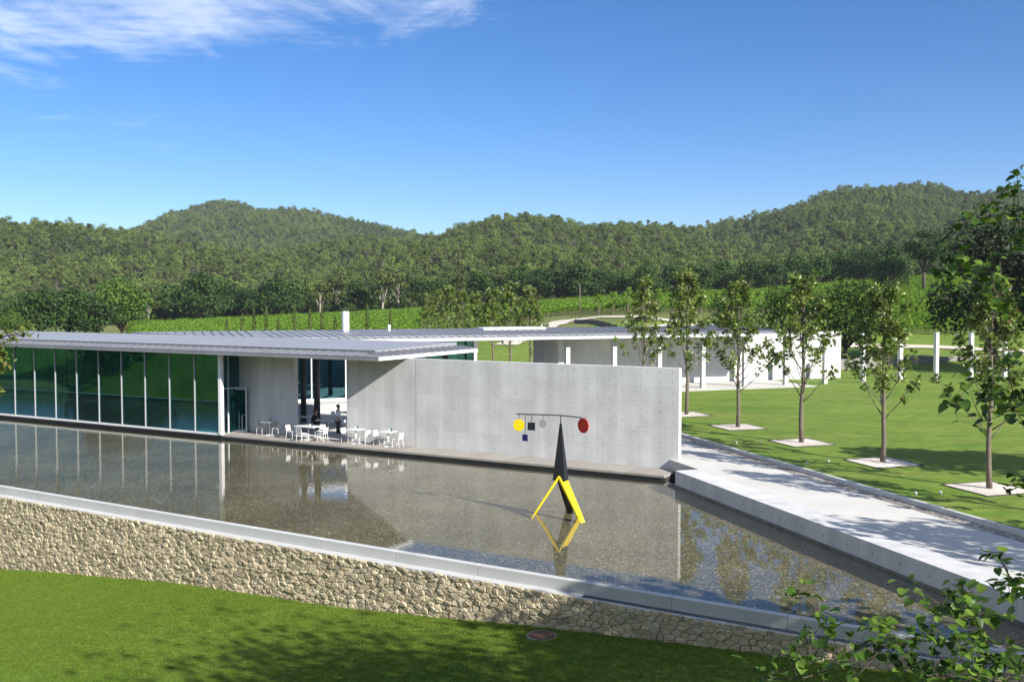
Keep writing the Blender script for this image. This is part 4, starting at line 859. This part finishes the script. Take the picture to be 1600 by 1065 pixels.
def blob_tree(seed, H, Wd, trunk_h, nlobes, ncards, size, flat=.8, mixr=.8, bare=.0, low=.0):
    """crown of leaf cards gathered in lobes over a forked trunk"""
    r = np.random.default_rng(seed); rr = random.Random(seed); tb = MB(); ch = H - trunk_h; lob = []
    tb.tube([(0, 0, -.4), (rr.uniform(-.1, .1), 0, trunk_h * .6), (rr.uniform(-.2, .2), rr.uniform(-.2, .2), trunk_h + ch * .35)], [.028 * H, .021 * H, .012 * H], 7)
    for i in range(nlobes):
        t = rr.random() ** .8; z = trunk_h + ch * (.12 + .76 * t); rad = Wd / 2 * math.sqrt(max(.08, 1 - abs(2 * (t - .38)) ** 2.2 * .85)); az = i * 2.4 + rr.uniform(-.4, .4); d = rad * rr.uniform(.25, .82)
        c = np.array([math.cos(az) * d, math.sin(az) * d, z]); lr = Wd * rr.uniform(.15, .26); lob.append((c, lr))
        tb.tube([(0, 0, trunk_h * .7), tuple(c * .55 + np.array([0, 0, trunk_h * .35])), tuple(c)], [.010 * H, .006 * H, .002 * H], 5)
    w = np.array([l[1] ** 2 for l in lob]); n = r.multinomial(ncards, w / w.sum()); cs = []; od = []
    for (c, lr), k in zip(lob, n):
        d = r.normal(size=(k, 3)); d /= np.linalg.norm(d, axis=1, keepdims=True); rad = lr * (r.random((k, 1)) ** .38); p = c + d * rad * np.array([1, 1, flat])
        cs.append(p); od.append(d * .9 + np.array([0, 0, .35]))
    return tb.mesh('trunk', True), cards_mesh('crown', np.concatenate(cs), np.concatenate(od), size, .62, mixr, .25)
def kinds(defs, leaf, bark):
    out = []
    for d in defs:
        t, c = blob_tree(*d); t.materials.append(MATS[bark]); c.materials.append(MATS[leaf]); out.append((t, c, d[1]))
    return out
OAK = kinds([(1, 10, 10, 2.0, 16, 2600, .34), (2, 10, 11.5, 1.6, 18, 2800, .36), (3, 10, 9, 2.4, 14, 2400, .34)], 'oak_leaf', 'bark_dark')
PIN = kinds([(4, 11, 7.5, 4.6, 11, 1900, .30, .6), (5, 11, 8.5, 4.0, 12, 2000, .32, .6)], 'pine_leaf', 'bark_pale')
LNP = kinds([(15, 13, 9.5, 6.0, 13, 2600, .30, .55)], 'oak_leaf', 'bark_dark')
BSH = kinds([(6, 8, 8, 1.2, 16, 3600, .20), (7, 8, 8.5, 1.4, 17, 3600, .20)], 'bush_leaf', 'bark_dark')
YNG = kinds([(8, 4, 2.2, .5, 9, 500, .16), (9, 4, 2.0, .6, 8, 450, .16)], 'vine_leaf', 'bark')
DRK = kinds([(10, 15, 12, 3.0, 24, 7000, .24)], 'dark_leaf', 'bark_dark')
def plant(kind, px, Y, H, label, group, wid=1., name='tree', z=None):
    tr_, cr_, H0 = kind; x, y = axY(px, Y); t = empty(name, (x, y, tz(x, y) if z is None else z), random.uniform(0, 6.28), label, 'tree', group); s = H / H0; t.scale = (s * wid, s * wid, s)
    link('trunk', tr_, None, t); link('crown', cr_, None, t); return t
edge_trees = [(-40, 'o', 10), (22, 'b', 6.5), (72, 'o', 9), (118, 'o', 9.5), (185, 'b', 12), (232, 'p', 10), (268, 'o', 11), (312, 'o', 12), (352, 'o', 10.5), (392, 'o', 9), (428, 'o', 10), (466, 'o', 9.5), (500, 'p', 9), (524, 'p', 11), (560, 'o', 8.5), (598, 'p', 11), (622, 'p', 10.5), (655, 'o', 8.5), (688, 'o', 9), (722, 'p', 9), (752, 'o', 9), (780, 'p', 9), (812, 'o', 9.5), (842, 'o', 9), (872, 'o', 10), (905, 'o', 9.5), (938, 'o', 8.5), (972, 'o', 8), (1010, 'o', 8), (1050, 'o', 8.5), (1092, 'o', 8.5), (1130, 'o', 8.5), (1168, 'o', 8), (1204, 'o', 8.5), (1242, 'o', 8.5), (1278, 'o', 8), (1316, 'o', 10), (1350, 'o', 8.5), (1388, 'o', 9.5), (1500, 'o', 9), (1545, 'o', 9), (1590, 'o', 9), (1640, 'o', 9)]
word = {'o': 'dark round oak', 'b': 'bright green leafy tree', 'p': 'pale-trunked pine'}; cnt = {}
for i, (px, kd, H) in enumerate(edge_trees):
    key = (kd, cue(px)); cnt[key] = cnt.get(key, 0) + 1; K = {'o': OAK, 'b': BSH, 'p': PIN}[kd]
    plant(K[i % len(K)], px, 250 + (i * 37 % 23) - 8, H, '%s, hill foot, %s, %s from left' % (word[kd], cue(px), ORD[cnt[key] - 1]), 'trees along the foot of the hill', 1.12, {'o': 'oak_tree', 'b': 'leafy_tree', 'p': 'pine_tree'}[kd])
for i, (px, kd, Y, H) in enumerate(((-30, 'o', 150, 7.5), (18, 'b', 140, 5.0), (62, 'o', 158, 8.5), (108, 'o', 165, 8.0), (150, 'o', 160, 7.5), (190, 'b', 172, 10.0))):
    plant({'o': OAK, 'b': BSH}[kd][i % 2], px, Y, H, '%s standing just behind the left end of the roofs, %s from left' % (word[kd], ORD[i]), 'trees behind the left end of the roofs', 1.15, {'o': 'oak_tree', 'b': 'leafy_tree'}[kd])
plant(LNP[0], 1443, 205, 13.5, 'tall lone pine with bare trunk at the top of the right-hand vineyard', None, 1.15, 'pine_tree'); plant(OAK[0], 1392, 215, 8.5, 'dark oak just left of the lone pine above the vineyard', None, 1.1, 'oak_tree')
plant(BSH[0], 1140, 104, 7.2, 'round dense green tree behind the colonnade roof, leftmost of three', 'round trees behind the colonnade', .95, 'round_tree'); plant(BSH[1], 1226, 107, 7.8, 'round dense green tree behind the colonnade roof, middle of three', 'round trees behind the colonnade', 1., 'round_tree'); plant(BSH[0], 1322, 104, 8.2, 'broad green tree behind the white wall end, rightmost of three', 'round trees behind the colonnade', 1.1, 'round_tree')
plant(DRK[0], 1555, 96, 16.0, 'large dark evergreen at the right edge behind the nearest magnolia', None, 1., 'evergreen_tree', .5); plant(DRK[0], 1690, 88, 13, 'dark evergreen standing just past the right edge', None, 1., 'evergreen_tree', .5)
for i, px in enumerate(range(935, 1215, 23)): plant(YNG[i % 2], px, 152 + (i % 3) * 3, 3.6 + (i * 7 % 5) * .18, 'young light green tree above the path, %s from the left of its row' % ORD[i], 'young trees above the path', 1., 'young_tree')
# columnar cypresses in the vineyard
cyp = []
for sd in (1, 2):
    r = np.random.default_rng(sd); n = 420; z = r.random(n) * 5.6 + .25; a = r.random(n) * 6.283; rad = .34 * np.sqrt(np.clip(1 - (z / 6.0) ** 2, .03, 1)); c = np.stack([np.cos(a) * rad, np.sin(a) * rad, z], 1)
    od = np.stack([np.cos(a), np.sin(a), np.full(n, .5)], 1); m_ = cards_mesh('crown', c, od, .16, .6, .5, .2); m_.materials.append(MATS['cypress_leaf']); cyp.append(m_)
cyt = MB().tube([(0, 0, -.2), (0, 0, 1.0)], [.07, .05], 6).mesh('trunk'); cyt.materials.append(MATS['bark'])
for i, px in enumerate((354, 378, 397, 416, 435, 460, 484, 503, 524, 574, 610)):
    x, y = axY(px, 150 if px < 560 else 140); t = empty('cypress', (x, y, tz(x, y)), i, 'slim columnar cypress at the vineyard, %s from the left of its row' % ORD[i], 'cypress', 'cypresses along the vineyard'); s = .62 + .10 * (i * 5 % 4) + (.25 if i in (5, 9) else 0); t.scale = (.9, .9, s); link('trunk', cyt, None, t); link('crown', cyp[i % 2], None, t)

# ------------------------------------------------------------------ wooded hills (one mass) and vines
def small_tree(seed, leaf, H, Wd, th, nl, nc, sz):
    t, c = blob_tree(seed, H, Wd, th, nl, nc, sz, .7, .7); t.materials.append(MATS['bark_pale']); c.materials.append(MATS['hill_leaf'])
    bm = bmesh.new(); bm.from_mesh(c); nc_ = len(bm.faces); bm.from_mesh(t)
    bm.faces.ensure_lookup_table()
    for f in bm.faces[nc_:]: f.material_index = 1
    me = bpy.data.meshes.new('hill_tree'); bm.to_mesh(me); bm.free(); me.materials.append(MATS[leaf]); me.materials.append(MATS['bark']); return me
HT = [(small_tree(40 + i, *d), None) for i, d in enumerate((('hill_leaf', 7.5, 5.4, 2.2, 8, 520, .30), ('hill_leaf', 8.8, 4.8, 3.2, 8, 460, .30), ('hill_dark', 6.0, 6.4, 1.2, 9, 560, .32), ('hill_leaf', 9.5, 6.6, 3.2, 10, 640, .32), ('hill_grey', 6, 4.6, 1.5, 7, 420, .30), ('hill_leaf', 4.2, 4.0, .6, 6, 300, .26), ('hill_dark', 8.2, 5.0, 2.4, 8, 480, .30)))]
r = np.random.default_rng(77); NN = 150000
Ys = np.sqrt(r.random(NN) * (1290 ** 2 - 258 ** 2) + 258 ** 2); As = r.uniform(-.72, .74, NN); X_ = As * Ys; Z_ = terrain_z(X_, Ys)
ang = (Z_ + 8 - 7.56) / Ys; vis = np.ones(NN, bool)
for f in np.linspace(.30, .97, 18): Yt = 262 + (Ys - 262) * f; vis &= ang > (terrain_z(As * Yt, Yt) + 3 - 7.56) / Yt - .004
bare = np.sin(X_ * .021 + 1.3) * np.sin(Ys * .017 + X_ * .006) + .5 * np.sin(X_ * .07) * np.sin(Ys * .06); keep = vis & (r.random(NN) > np.clip((bare - .95) * 1.6, 0, .7))
X_, Ys_, Z_ = X_[keep], Ys[keep], Z_[keep]; n = len(X_); print('hill trees', n)
mixs = np.sin(X_ * .016 + Ys_ * .009) + np.sin(Ys_ * .023 - X_ * .012) + r.normal(0, .9, n); kd_ = np.where(mixs > 1.5, r.choice([2, 6], n), np.where(mixs < -1.6, r.choice([4, 5], n), r.choice([0, 1, 3, 4, 3, 5, 4, 2], n)))
sc_ = np.clip(r.lognormal(-.36, .26, n), .38, 1.2) * np.clip(.85 + (Ys_ - 300) / 2500, .85, 1.2)
scatter('hillside_wood', np.stack([X_, Ys_, Z_ - .2], 1), r.uniform(0, 6.28, n), sc_, kd_, HT, 'dense pine wood covering the hills behind the vineyard', 'woodland')
def vine_clump(seed):
    r = np.random.default_rng(seed); n = 46; c = r.normal(size=(n, 3)) * np.array([.42, .20, .26]) + np.array([0, 0, 1.05]); m_ = cards_mesh('vine', c, r.normal(size=(n, 3)) * .5 + np.array([0, 0, .8]), .15, .8, .7, .2); m_.materials.append(MATS['vine_leaf'])
    b = MB().tube([(0, 0, 0), (.03, .02, .9)], .03, 4).mesh('v'); bm = bmesh.new(); bm.from_mesh(m_); k = len(bm.faces); bm.from_mesh(b); bm.faces.ensure_lookup_table()
    for f in bm.faces[k:]: f.material_index = 1
    bm.to_mesh(m_); bm.free(); m_.materials.append(MATS['bark_dark']); return m_
VN = [(vine_clump(60 + i), None) for i in range(3)]
vp = []
for Y0 in np.arange(118, 246, 2.3):
    for x in np.arange(-150, 150, .85):
        y = Y0 + x * .05; px = 800 + 1556 * x / y
        lim = 122 if px < 700 else (160 if px < 1230 else 122 + 0)
        if 640 < px < 860: lim = 128 + (px - 640) * .14
        if y < lim or (1230 <= px < 1330 and y < 150): continue
        if px > 1700 or px < 205: continue
        vp.append((x + random.uniform(-.15, .15), y + random.uniform(-.1, .1)))
vp = np.array(vp); n = len(vp); scatter('vineyard', np.stack([vp[:, 0], vp[:, 1], terrain_z(vp[:, 0], vp[:, 1])], 1), r.normal(.05, .12, n), r.uniform(.8, 1.2, n), r.integers(0, 3, n), VN, 'bright green vineyard rows between the pavilions and the hills', 'vineyard')

# ------------------------------------------------------------------ mown grass blades on the front lawn
def tuft(seed):
    r = random.Random(seed); mb = MB()
    for i in range(9):
        a = r.uniform(0, 6.28); x, y = r.uniform(-.05, .05), r.uniform(-.05, .05); h = r.uniform(.025, .055); d = Vector((math.cos(a), math.sin(a), 0)); s = Vector((-d.y, d.x, 0)) * .005; p = Vector((x, y, -.005)); t = p + Vector((0, 0, h)) + d * h * r.uniform(.2, .9)
        mb.add([p - s, p + s, t], [(0, 1, 2)])
    me = bpy.data.meshes.new('tuft'); me.from_pydata(mb.v, [], mb.f); me.update(); me.materials.append(MATS['blade']); return me
TF = [(tuft(i), None) for i in range(4)]
n = 190000; uu = r.uniform(-31, 17, n); qq = .62 + r.random(n) * 11.5; nn_ = -16.75 - .03 * uu - qq
gx = O2.x + UD.x * uu + ND.x * nn_; gy = O2.y + UD.y * uu + ND.y * nn_
ok = (gy > 17) & (np.abs(gx / gy) < .62) & ((gx - mo.location.x) ** 2 + (gy - mo.location.y) ** 2 > .2); uu, qq, gx, gy = uu[ok], qq[ok], gx[ok], gy[ok]; n = len(gx)
gz = np.interp(uu, ZL_U, ZL_Z) + .012 * qq + (np.maximum(0, np.minimum(qq, 30) - 9) / 15) ** 1.5 * 6.2 + .05 * np.sin(uu * .5) * np.sin(qq * .4)
scatter('grass', np.stack([gx, gy, gz - .004], 1), r.uniform(0, 6.28, n), r.uniform(.8, 1.5, n), r.integers(0, 4, n), TF, 'short mown grass of the front lawn', 'grass')

# ================================================================== FOREGROUND: JUDAS TREE AND SHRUB
def heart_leaf(seed):
    """heart-shaped leaf, stalk at the origin, blade along +x, folded along the midrib and drooping"""
    r = random.Random(seed); out = [(0, 0), (-.10, .22), (.02, .42), (.28, .52), (.58, .44), (.84, .22), (1.0, 0)]; vs = []; fold = r.uniform(.15, .5); droop = r.uniform(.1, .5)
    f = lambda x, y: (x, y, abs(y) * fold - droop * x * x * .5)
    top = [f(x, y) for x, y in out]; bot = [f(x, -y) for x, y in out[1:-1]]; mid = [f(.35, 0), f(.7, 0)]
    vs = top + bot + mid; n = 7; b0 = 7; m0, m1 = 12, 13
    fs = [(0, m0, 2, 1), (m0, 3, 2), (m0, m1, 4, 3), (m1, 5, 4), (m1, 6, 5), (0, b0, b0 + 1, m0), (m0, b0 + 1, b0 + 2), (m0, b0 + 2, b0 + 3, m1), (m1, b0 + 3, b0 + 4), (m1, b0 + 4, 6)]
    me = bpy.data.meshes.new('leaf'); me.from_pydata(vs, [], fs); me.update(); me.polygons.foreach_set('use_smooth', [True] * len(me.polygons)); return me
LEAVES = [heart_leaf(i) for i in range(6)]
lm_ = [leaf_mat('judas_%d' % i, [(0, c), (1, tuple(min(1, v * 1.15) for v in c))], .45, .42) for i, c in enumerate(((.030, .068, .010), (.045, .095, .012), (.075, .150, .018), (.12, .205, .026), (.15, .24, .035), (.05, .11, .014)))]  # darker greens mixed in put shade into the colour of some leaves
for m_, l in zip(lm_, LEAVES): l.materials.append(m_)
TREE_TIPS=[(5.28,10.48,8.90,7),(4.96,9.85,8.66,7),(4.87,9.95,8.60,6),(4.87,10.02,8.46,5),(4.78,10.17,8.40,12),(4.60,10.11,8.30,8),(5.03,10.07,8.39,10),(5.18,10.14,8.38,8),(5.35,10.53,8.25,12),(5.12,10.01,8.12,8),(4.45,9.92,8.07,7),(5.01,10.26,7.98,6),(4.24,9.69,7.92,10),(4.44,9.76,7.91,9),(4.98,10.57,7.87,10),(4.58,10.03,7.83,8),(4.36,10.06,7.81,8),(4.19,9.41,7.72,8),(4.74,9.90,7.83,7),(4.76,10.10,7.70,7),(4.60,9.42,7.69,8),(4.86,10.14,7.62,7),(4.96,10.16,7.55,8),(4.69,9.47,7.51,6),(4.93,10.15,6.74,6),(4.58,9.96,6.67,8),(5.12,10.22,6.91,6),(5.02,9.82,6.90,6),(4.94,10.25,6.56,10),(4.90,10.29,6.49,8),(4.20,9.43,6.53,8),(4.67,9.47,6.60,10),(5.15,10.21,6.54,8),(5.42,10.56,6.55,10),(4.33,9.70,6.52,8),(4.73,9.95,6.32,8),(4.94,10.11,6.50,8),(4.95,9.78,6.45,10),(5.04,9.84,6.38,8),(4.96,9.78,5.72,10),(5.07,9.84,5.69,6)]
TREE_LOW=[(4.67,9.66,5.05,3),(4.67,9.48,5.09,4),(4.74,9.53,5.10,3),(4.85,9.76,4.94,4),(4.70,9.32,4.92,3),(4.73,9.64,4.76,6),(4.83,9.74,4.67,4),(4.79,9.49,4.78,6),(4.85,9.43,4.82,8),(5.07,9.78,4.63,8),(4.79,9.44,4.70,5)]
SHRUB_TIPS=[(2.40,8.29,5.10,4),(2.54,8.54,4.99,3),(2.46,8.80,4.90,2),(2.53,8.20,4.96,6),(2.72,8.42,4.81,7),(2.65,8.43,4.74,5),(2.92,8.93,4.57,6),(2.60,8.54,4.62,5),(2.67,8.96,4.50,3),(2.87,8.27,4.66,4),(3.01,8.44,4.64,4),(3.18,8.75,4.68,3),(3.31,8.98,4.55,6),(3.25,8.55,4.70,6),(3.20,8.33,4.71,8),(3.22,8.22,4.71,8),(3.26,8.63,4.50,7),(3.05,8.29,4.56,5),(2.95,8.91,4.32,6),(2.55,8.94,4.30,5),(2.44,8.28,4.58,5),(2.53,8.38,4.46,7),(2.80,8.91,4.15,6),(2.24,8.74,4.17,4),(2.13,8.91,4.20,5),(2.30,8.45,4.34,5),(3.35,8.23,5.10,6),(3.49,8.39,5.05,4),(3.96,8.89,4.93,6),(3.82,8.37,5.09,6),(3.93,8.45,5.04,4),(3.75,8.52,4.90,6),(3.86,8.52,4.90,8),(3.95,8.51,4.95,5),(4.29,9.02,4.71,5),(4.06,8.26,4.86,5),(4.09,8.10,4.90,5),(3.53,9.04,4.19,6),(3.71,8.98,4.19,6),(4.15,9.09,4.36,6),(3.00,8.53,4.27,6),(3.56,9.05,4.31,6),(4.71,9.03,4.23,6),(4.11,8.32,4.48,6),(4.06,8.85,4.41,6),(4.10,8.94,4.11,6),(3.85,8.76,4.22,6),(4.01,8.62,4.53,6),(4.03,8.39,4.42,6),(3.38,8.44,4.60,6),(4.15,8.33,4.48,6),(3.87,8.17,4.40,6),(4.11,8.69,4.18,6),(3.50,8.39,4.34,6),(3.80,8.91,4.09,6),(4.08,8.15,4.68,6),(3.35,9.00,4.33,6),(4.54,8.79,4.33,6),(4.13,9.02,4.29,6),(3.93,9.00,4.27,6),(3.69,9.00,4.19,6),(3.91,8.68,4.19,6),(3.79,8.11,4.40,6),(4.40,8.85,4.09,6),(3.85,8.27,4.61,6),(4.19,8.40,4.28,6),(4.43,8.76,4.29,6),(4.07,8.62,4.47,6),(4.20,8.51,4.38,6),(3.60,9.04,4.38,6),(4.33,8.71,4.15,6),(3.53,8.44,4.67,6),(3.72,8.35,4.88,6),(3.90,8.96,4.50,6),(4.15,8.58,4.84,6),(4.11,8.88,4.74,6),(3.98,8.45,4.80,6),(4.03,8.30,4.67,6),(3.92,8.63,4.55,6),(3.89,8.92,4.72,6),(3.81,8.27,4.94,6),(3.80,8.89,4.63,6),(4.17,9.02,4.66,6),(3.69,8.91,4.49,6),(3.90,8.92,4.46,6)]
def leafy(root, tips, anchors, order, twig_m, leaf_s, mult, rs):
    """twigs join each tip to its nearest neighbour on the way back to the anchors; leaves hang round each tip"""
    done = [Vector(a) for a in anchors]; tw = MB(); leaves = []
    for t in sorted(tips, key=order):
        p = Vector(t[:3]); q = min(done, key=lambda d: (d - p).length); mid = p.lerp(q, .5) + Vector((rs.uniform(-.05, .05), rs.uniform(-.05, .05), rs.uniform(-.08, .03))) * min(1, (p - q).length * 1.5)
        L_ = (p - q).length; r0 = .004 + .006 * min(1.2, L_); tw.tube([q, q.lerp(mid, .5) + Vector((rs.uniform(-.02, .02), 0, rs.uniform(-.02, .02))), mid, p], [r0, r0 * .85, r0 * .7, .003], 5); done.append(p); done.append(mid)
        for i in range(int(t[3] * mult)):
            f = rs.uniform(-.14, .05); ctr = p + Vector((rs.gauss(0, .055), rs.gauss(0, .06), rs.gauss(0, .05))); tw.tube([p, p.lerp(ctr, .5) + Vector((0, 0, .008)), ctr], .0016, 3, False); leaves.append((ctr, rs.uniform(0, 6.28), rs.uniform(-.5, .9), rs.uniform(-.5, .5), leaf_s * rs.uniform(.65, 1.2)))
    o = tw.obj('twigs', twig_m, smooth=True); under(o, root)
    return leaves
def place_leaves(root, leaves, n_parts):
    leaves.sort(key=lambda l: -l[4]); rest = {}
    for i, (c, az, pitch, roll, s) in enumerate(leaves):
        M_ = Matrix.LocRotScale(c, Matrix.Rotation(az, 3, 'Z') @ Matrix.Rotation(pitch, 3, 'Y') @ Matrix.Rotation(roll, 3, 'X'), Vector((s, s, s)))
        if i < n_parts:
            o = link('leaf', LEAVES[i % 6]); o.parent = root; o.matrix_parent_inverse = root.matrix_basis.inverted(); o.matrix_basis = M_
        else: rest.setdefault(i % 6, []).append(M_)
    if not rest: return
    vs, fs, mi = [], [], []
    for k, ms in rest.items():
        me = LEAVES[k]; co = [v.co.copy() for v in me.vertices]; pf = [tuple(p.vertices) for p in me.polygons]
        for M_ in ms: b = len(vs); vs += [tuple(M_ @ c) for c in co]; fs += [tuple(b + i for i in f) for f in pf]; mi += [k] * len(pf)
    me = bpy.data.meshes.new('foliage'); me.from_pydata(vs, [], fs); me.update()
    for m_ in lm_: me.materials.append(m_)
    me.polygons.foreach_set('material_index', mi); tag(under(link('foliage', me), root), kind='stuff')
rs = random.Random(21)
jt = empty('judas_tree', (9.0, 9.6, 1.4), 0, 'leafy foreground tree reaching in from the right edge with heart-shaped leaves', 'tree')
tk = MB(); J0 = Vector((9.0, 9.6, 1.2))
limbs = [((8.6, 9.7, 3.4), (7.2, 9.9, 5.2), (6.1, 10.0, 6.6)), ((8.7, 9.7, 4.0), (7.4, 10.0, 6.6), (6.0, 10.1, 8.0)), ((8.8, 9.6, 4.4), (7.6, 9.9, 7.6), (5.9, 10.0, 8.9)), ((9.2, 9.2, 4.6), (10.0, 8.6, 7.4), (10.6, 8.0, 10.0)), ((9.3, 10.0, 4.2), (10.6, 10.8, 6.8), (11.6, 11.4, 9.0)), ((8.9, 9.4, 3.2), (7.4, 9.5, 4.4), (6.0, 9.6, 5.0))]
tk.tube([J0, (9.0, 9.65, 2.6), (8.9, 9.6, 3.6), (9.0, 9.6, 4.6)], [.19, .16, .13, .10], 9)
for l in limbs: tk.tube([l[0], l[1], l[2]], [.075, .05, .022], 7); tk.tube([(8.95, 9.62, l[0][2] - .7), l[0]], [.09, .075], 7)
under(tk.obj('trunk', 'bark_dark', smooth=True), jt)
anch = [l[2] for l in limbs[:3]] + [limbs[5][2], (5.9, 10, 7.6), (5.8, 9.7, 5.6)]
lv = leafy(jt, TREE_TIPS + TREE_LOW, anch, lambda t: -t[0], 'bark_dark', .094, 1.0, rs)
vis_n = len(lv); place_leaves(jt, lv, 300)
# the rest of its crown, right of the view
cc = []
for i in range(9000):
    c = Vector((10.4, 9.6, 8.2)) + Vector((rs.gauss(0, 1.9), rs.gauss(0, 1.9), rs.gauss(0, 1.7)))
    if c.z > 3.5 and c.x / max(c.y, .5) > .60 and c.y > 3.5: cc.append(c)
c_ = np.array([tuple(c) for c in cc]); me = cards_mesh('outer_foliage', c_, np.tile([[0, 0, .7]], (len(c_), 1)), .13, .85, .9, .25); me.materials.append(MATS['judas_leaf']); tag(under(link('outer_foliage', me), jt), kind='stuff')
# shrub below the terrace
sb = empty('judas_shrub', (5.0, 8.8, 1.9), 0, 'bushy shrub with heart-shaped leaves filling the lower right corner', 'shrub')
roots = [(3.2, 8.7, 2.2), (4.0, 8.8, 2.3), (4.9, 8.6, 2.3), (5.6, 8.8, 2.2)]; stem = MB()
bases = []
for (x, y, z) in roots:
    top = (x - .35, y + rs.uniform(-.1, .1), 3.95); stem.tube([(x + .1, y, z - .6), (x, y, z + .5), top], [.035, .026, .012], 6); bases.append(top)
under(stem.obj('stems', 'bark_dark', smooth=True), sb)
lv = leafy(sb, SHRUB_TIPS, bases, lambda t: t[2], 'bark_dark', .090, 1.15, rs); place_leaves(sb, lv, 300)
# trees on the right, past the edge of the view, whose shade reaches lawn, wall and walkway
def plant_at(kind, x, y, z, H, label, wid=1., name='oak_tree'):
    tr_, cr_, H0 = kind; t = empty(name, (x, y, z), random.uniform(0, 6.28), label, 'tree'); s = H / H0; t.scale = (s * wid, s * wid, s); link('trunk', tr_, None, t); link('crown', cr_, None, t); return t
plant_at(OAK[1], 17.0, 11.5, .4, 10.5, 'oak right of the view shading the stone wall corner', 1.0); plant_at(OAK[0], 21.2, 21.8, .5, 8.0, 'oak right of the walkway whose shade crosses the paving', .75); plant_at(OAK[2], 27.5, 35.0, .5, 9.0, 'oak on the right lawn past the edge of the view', .9)
plant_at(OAK[2], -74, 50, -4.3, 13, 'tree on the left lawn mirrored in the dark glass front', 1.0); plant_at(OAK[0], -58, 30, -3.6, 11, 'second tree on the left lawn mirrored in the glass', 1.0)
for i, (x, y) in enumerate(((-40, -30), (-15, -48), (-70, -10), (20, -40), (-95, 15))): plant_at(OAK[i % 3], x, y, lawn_z(*[(lambda a: (a[0], nP(a[0]) - a[1]))(un(x, y))][0]), 12, '%s oak on the rising lawn behind the viewpoint' % ORD[i], 1.1)
# conifer whose bough tips reach in at the left edge
cd = empty('cedar_tree', (-8.98, 14.6, -2.6), 0, 'sunlit conifer bough reaching in at the left edge', 'conifer'); tk = MB(); tk.tube([(-8.98, 14.6, -3.2), (-8.98, 14.6, 3), (-8.95, 14.6, 7.2)], [.2, .15, .03], 8); cs = []
for i in range(64):
    z = 4.4 + 2.6 * i / 64; az = i * 2.4; L_ = (1.36 + .40 * (z - 5.9)) * (.82 + .18 * rs.random()); e = Vector((-8.98 + math.cos(az) * L_, 14.6 + math.sin(az) * L_, z + .05)); tk.tube([(-8.98, 14.6, z - .25), e], [.03, .006], 5)
    for j in range(260): f = rs.uniform(.3, 1.05); cs.append((-8.98 + (e.x + 8.98) * f + rs.gauss(0, .08), 14.6 + (e.y - 14.6) * f + rs.gauss(0, .08), z - .25 + .30 * f + rs.gauss(0, .05)))
under(tk.obj('trunk', 'bark', smooth=True), cd); c_ = np.array(cs); me = cards_mesh('crown', c_, np.tile([[.2, -.2, .8]], (len(c_), 1)), .056, .42, .8, .2); me.materials.append(MATS['cedar_leaf']); under(link('crown', me), cd)

# ================================================================== AIR
hz = MB().box(-1900, 1900, -260, 2300, -8, 175).obj('haze', 'white_metal'); hz['kind'] = 'stuff'; hz.data.materials.clear()
hm = bpy.data.materials.new('haze'); hm.use_nodes = True; hm.node_tree.nodes.clear(); ho = hm.node_tree.nodes.new('ShaderNodeOutputMaterial'); pv = hm.node_tree.nodes.new('ShaderNodeVolumePrincipled')
pv.inputs['Color'].default_value = (.80, .90, 1, 1); pv.inputs['Density'].default_value = .0001; pv.inputs['Anisotropy'].default_value = .1; hm.node_tree.links.new(pv.outputs[0], ho.inputs['Volume']); hz.data.materials.append(hm)
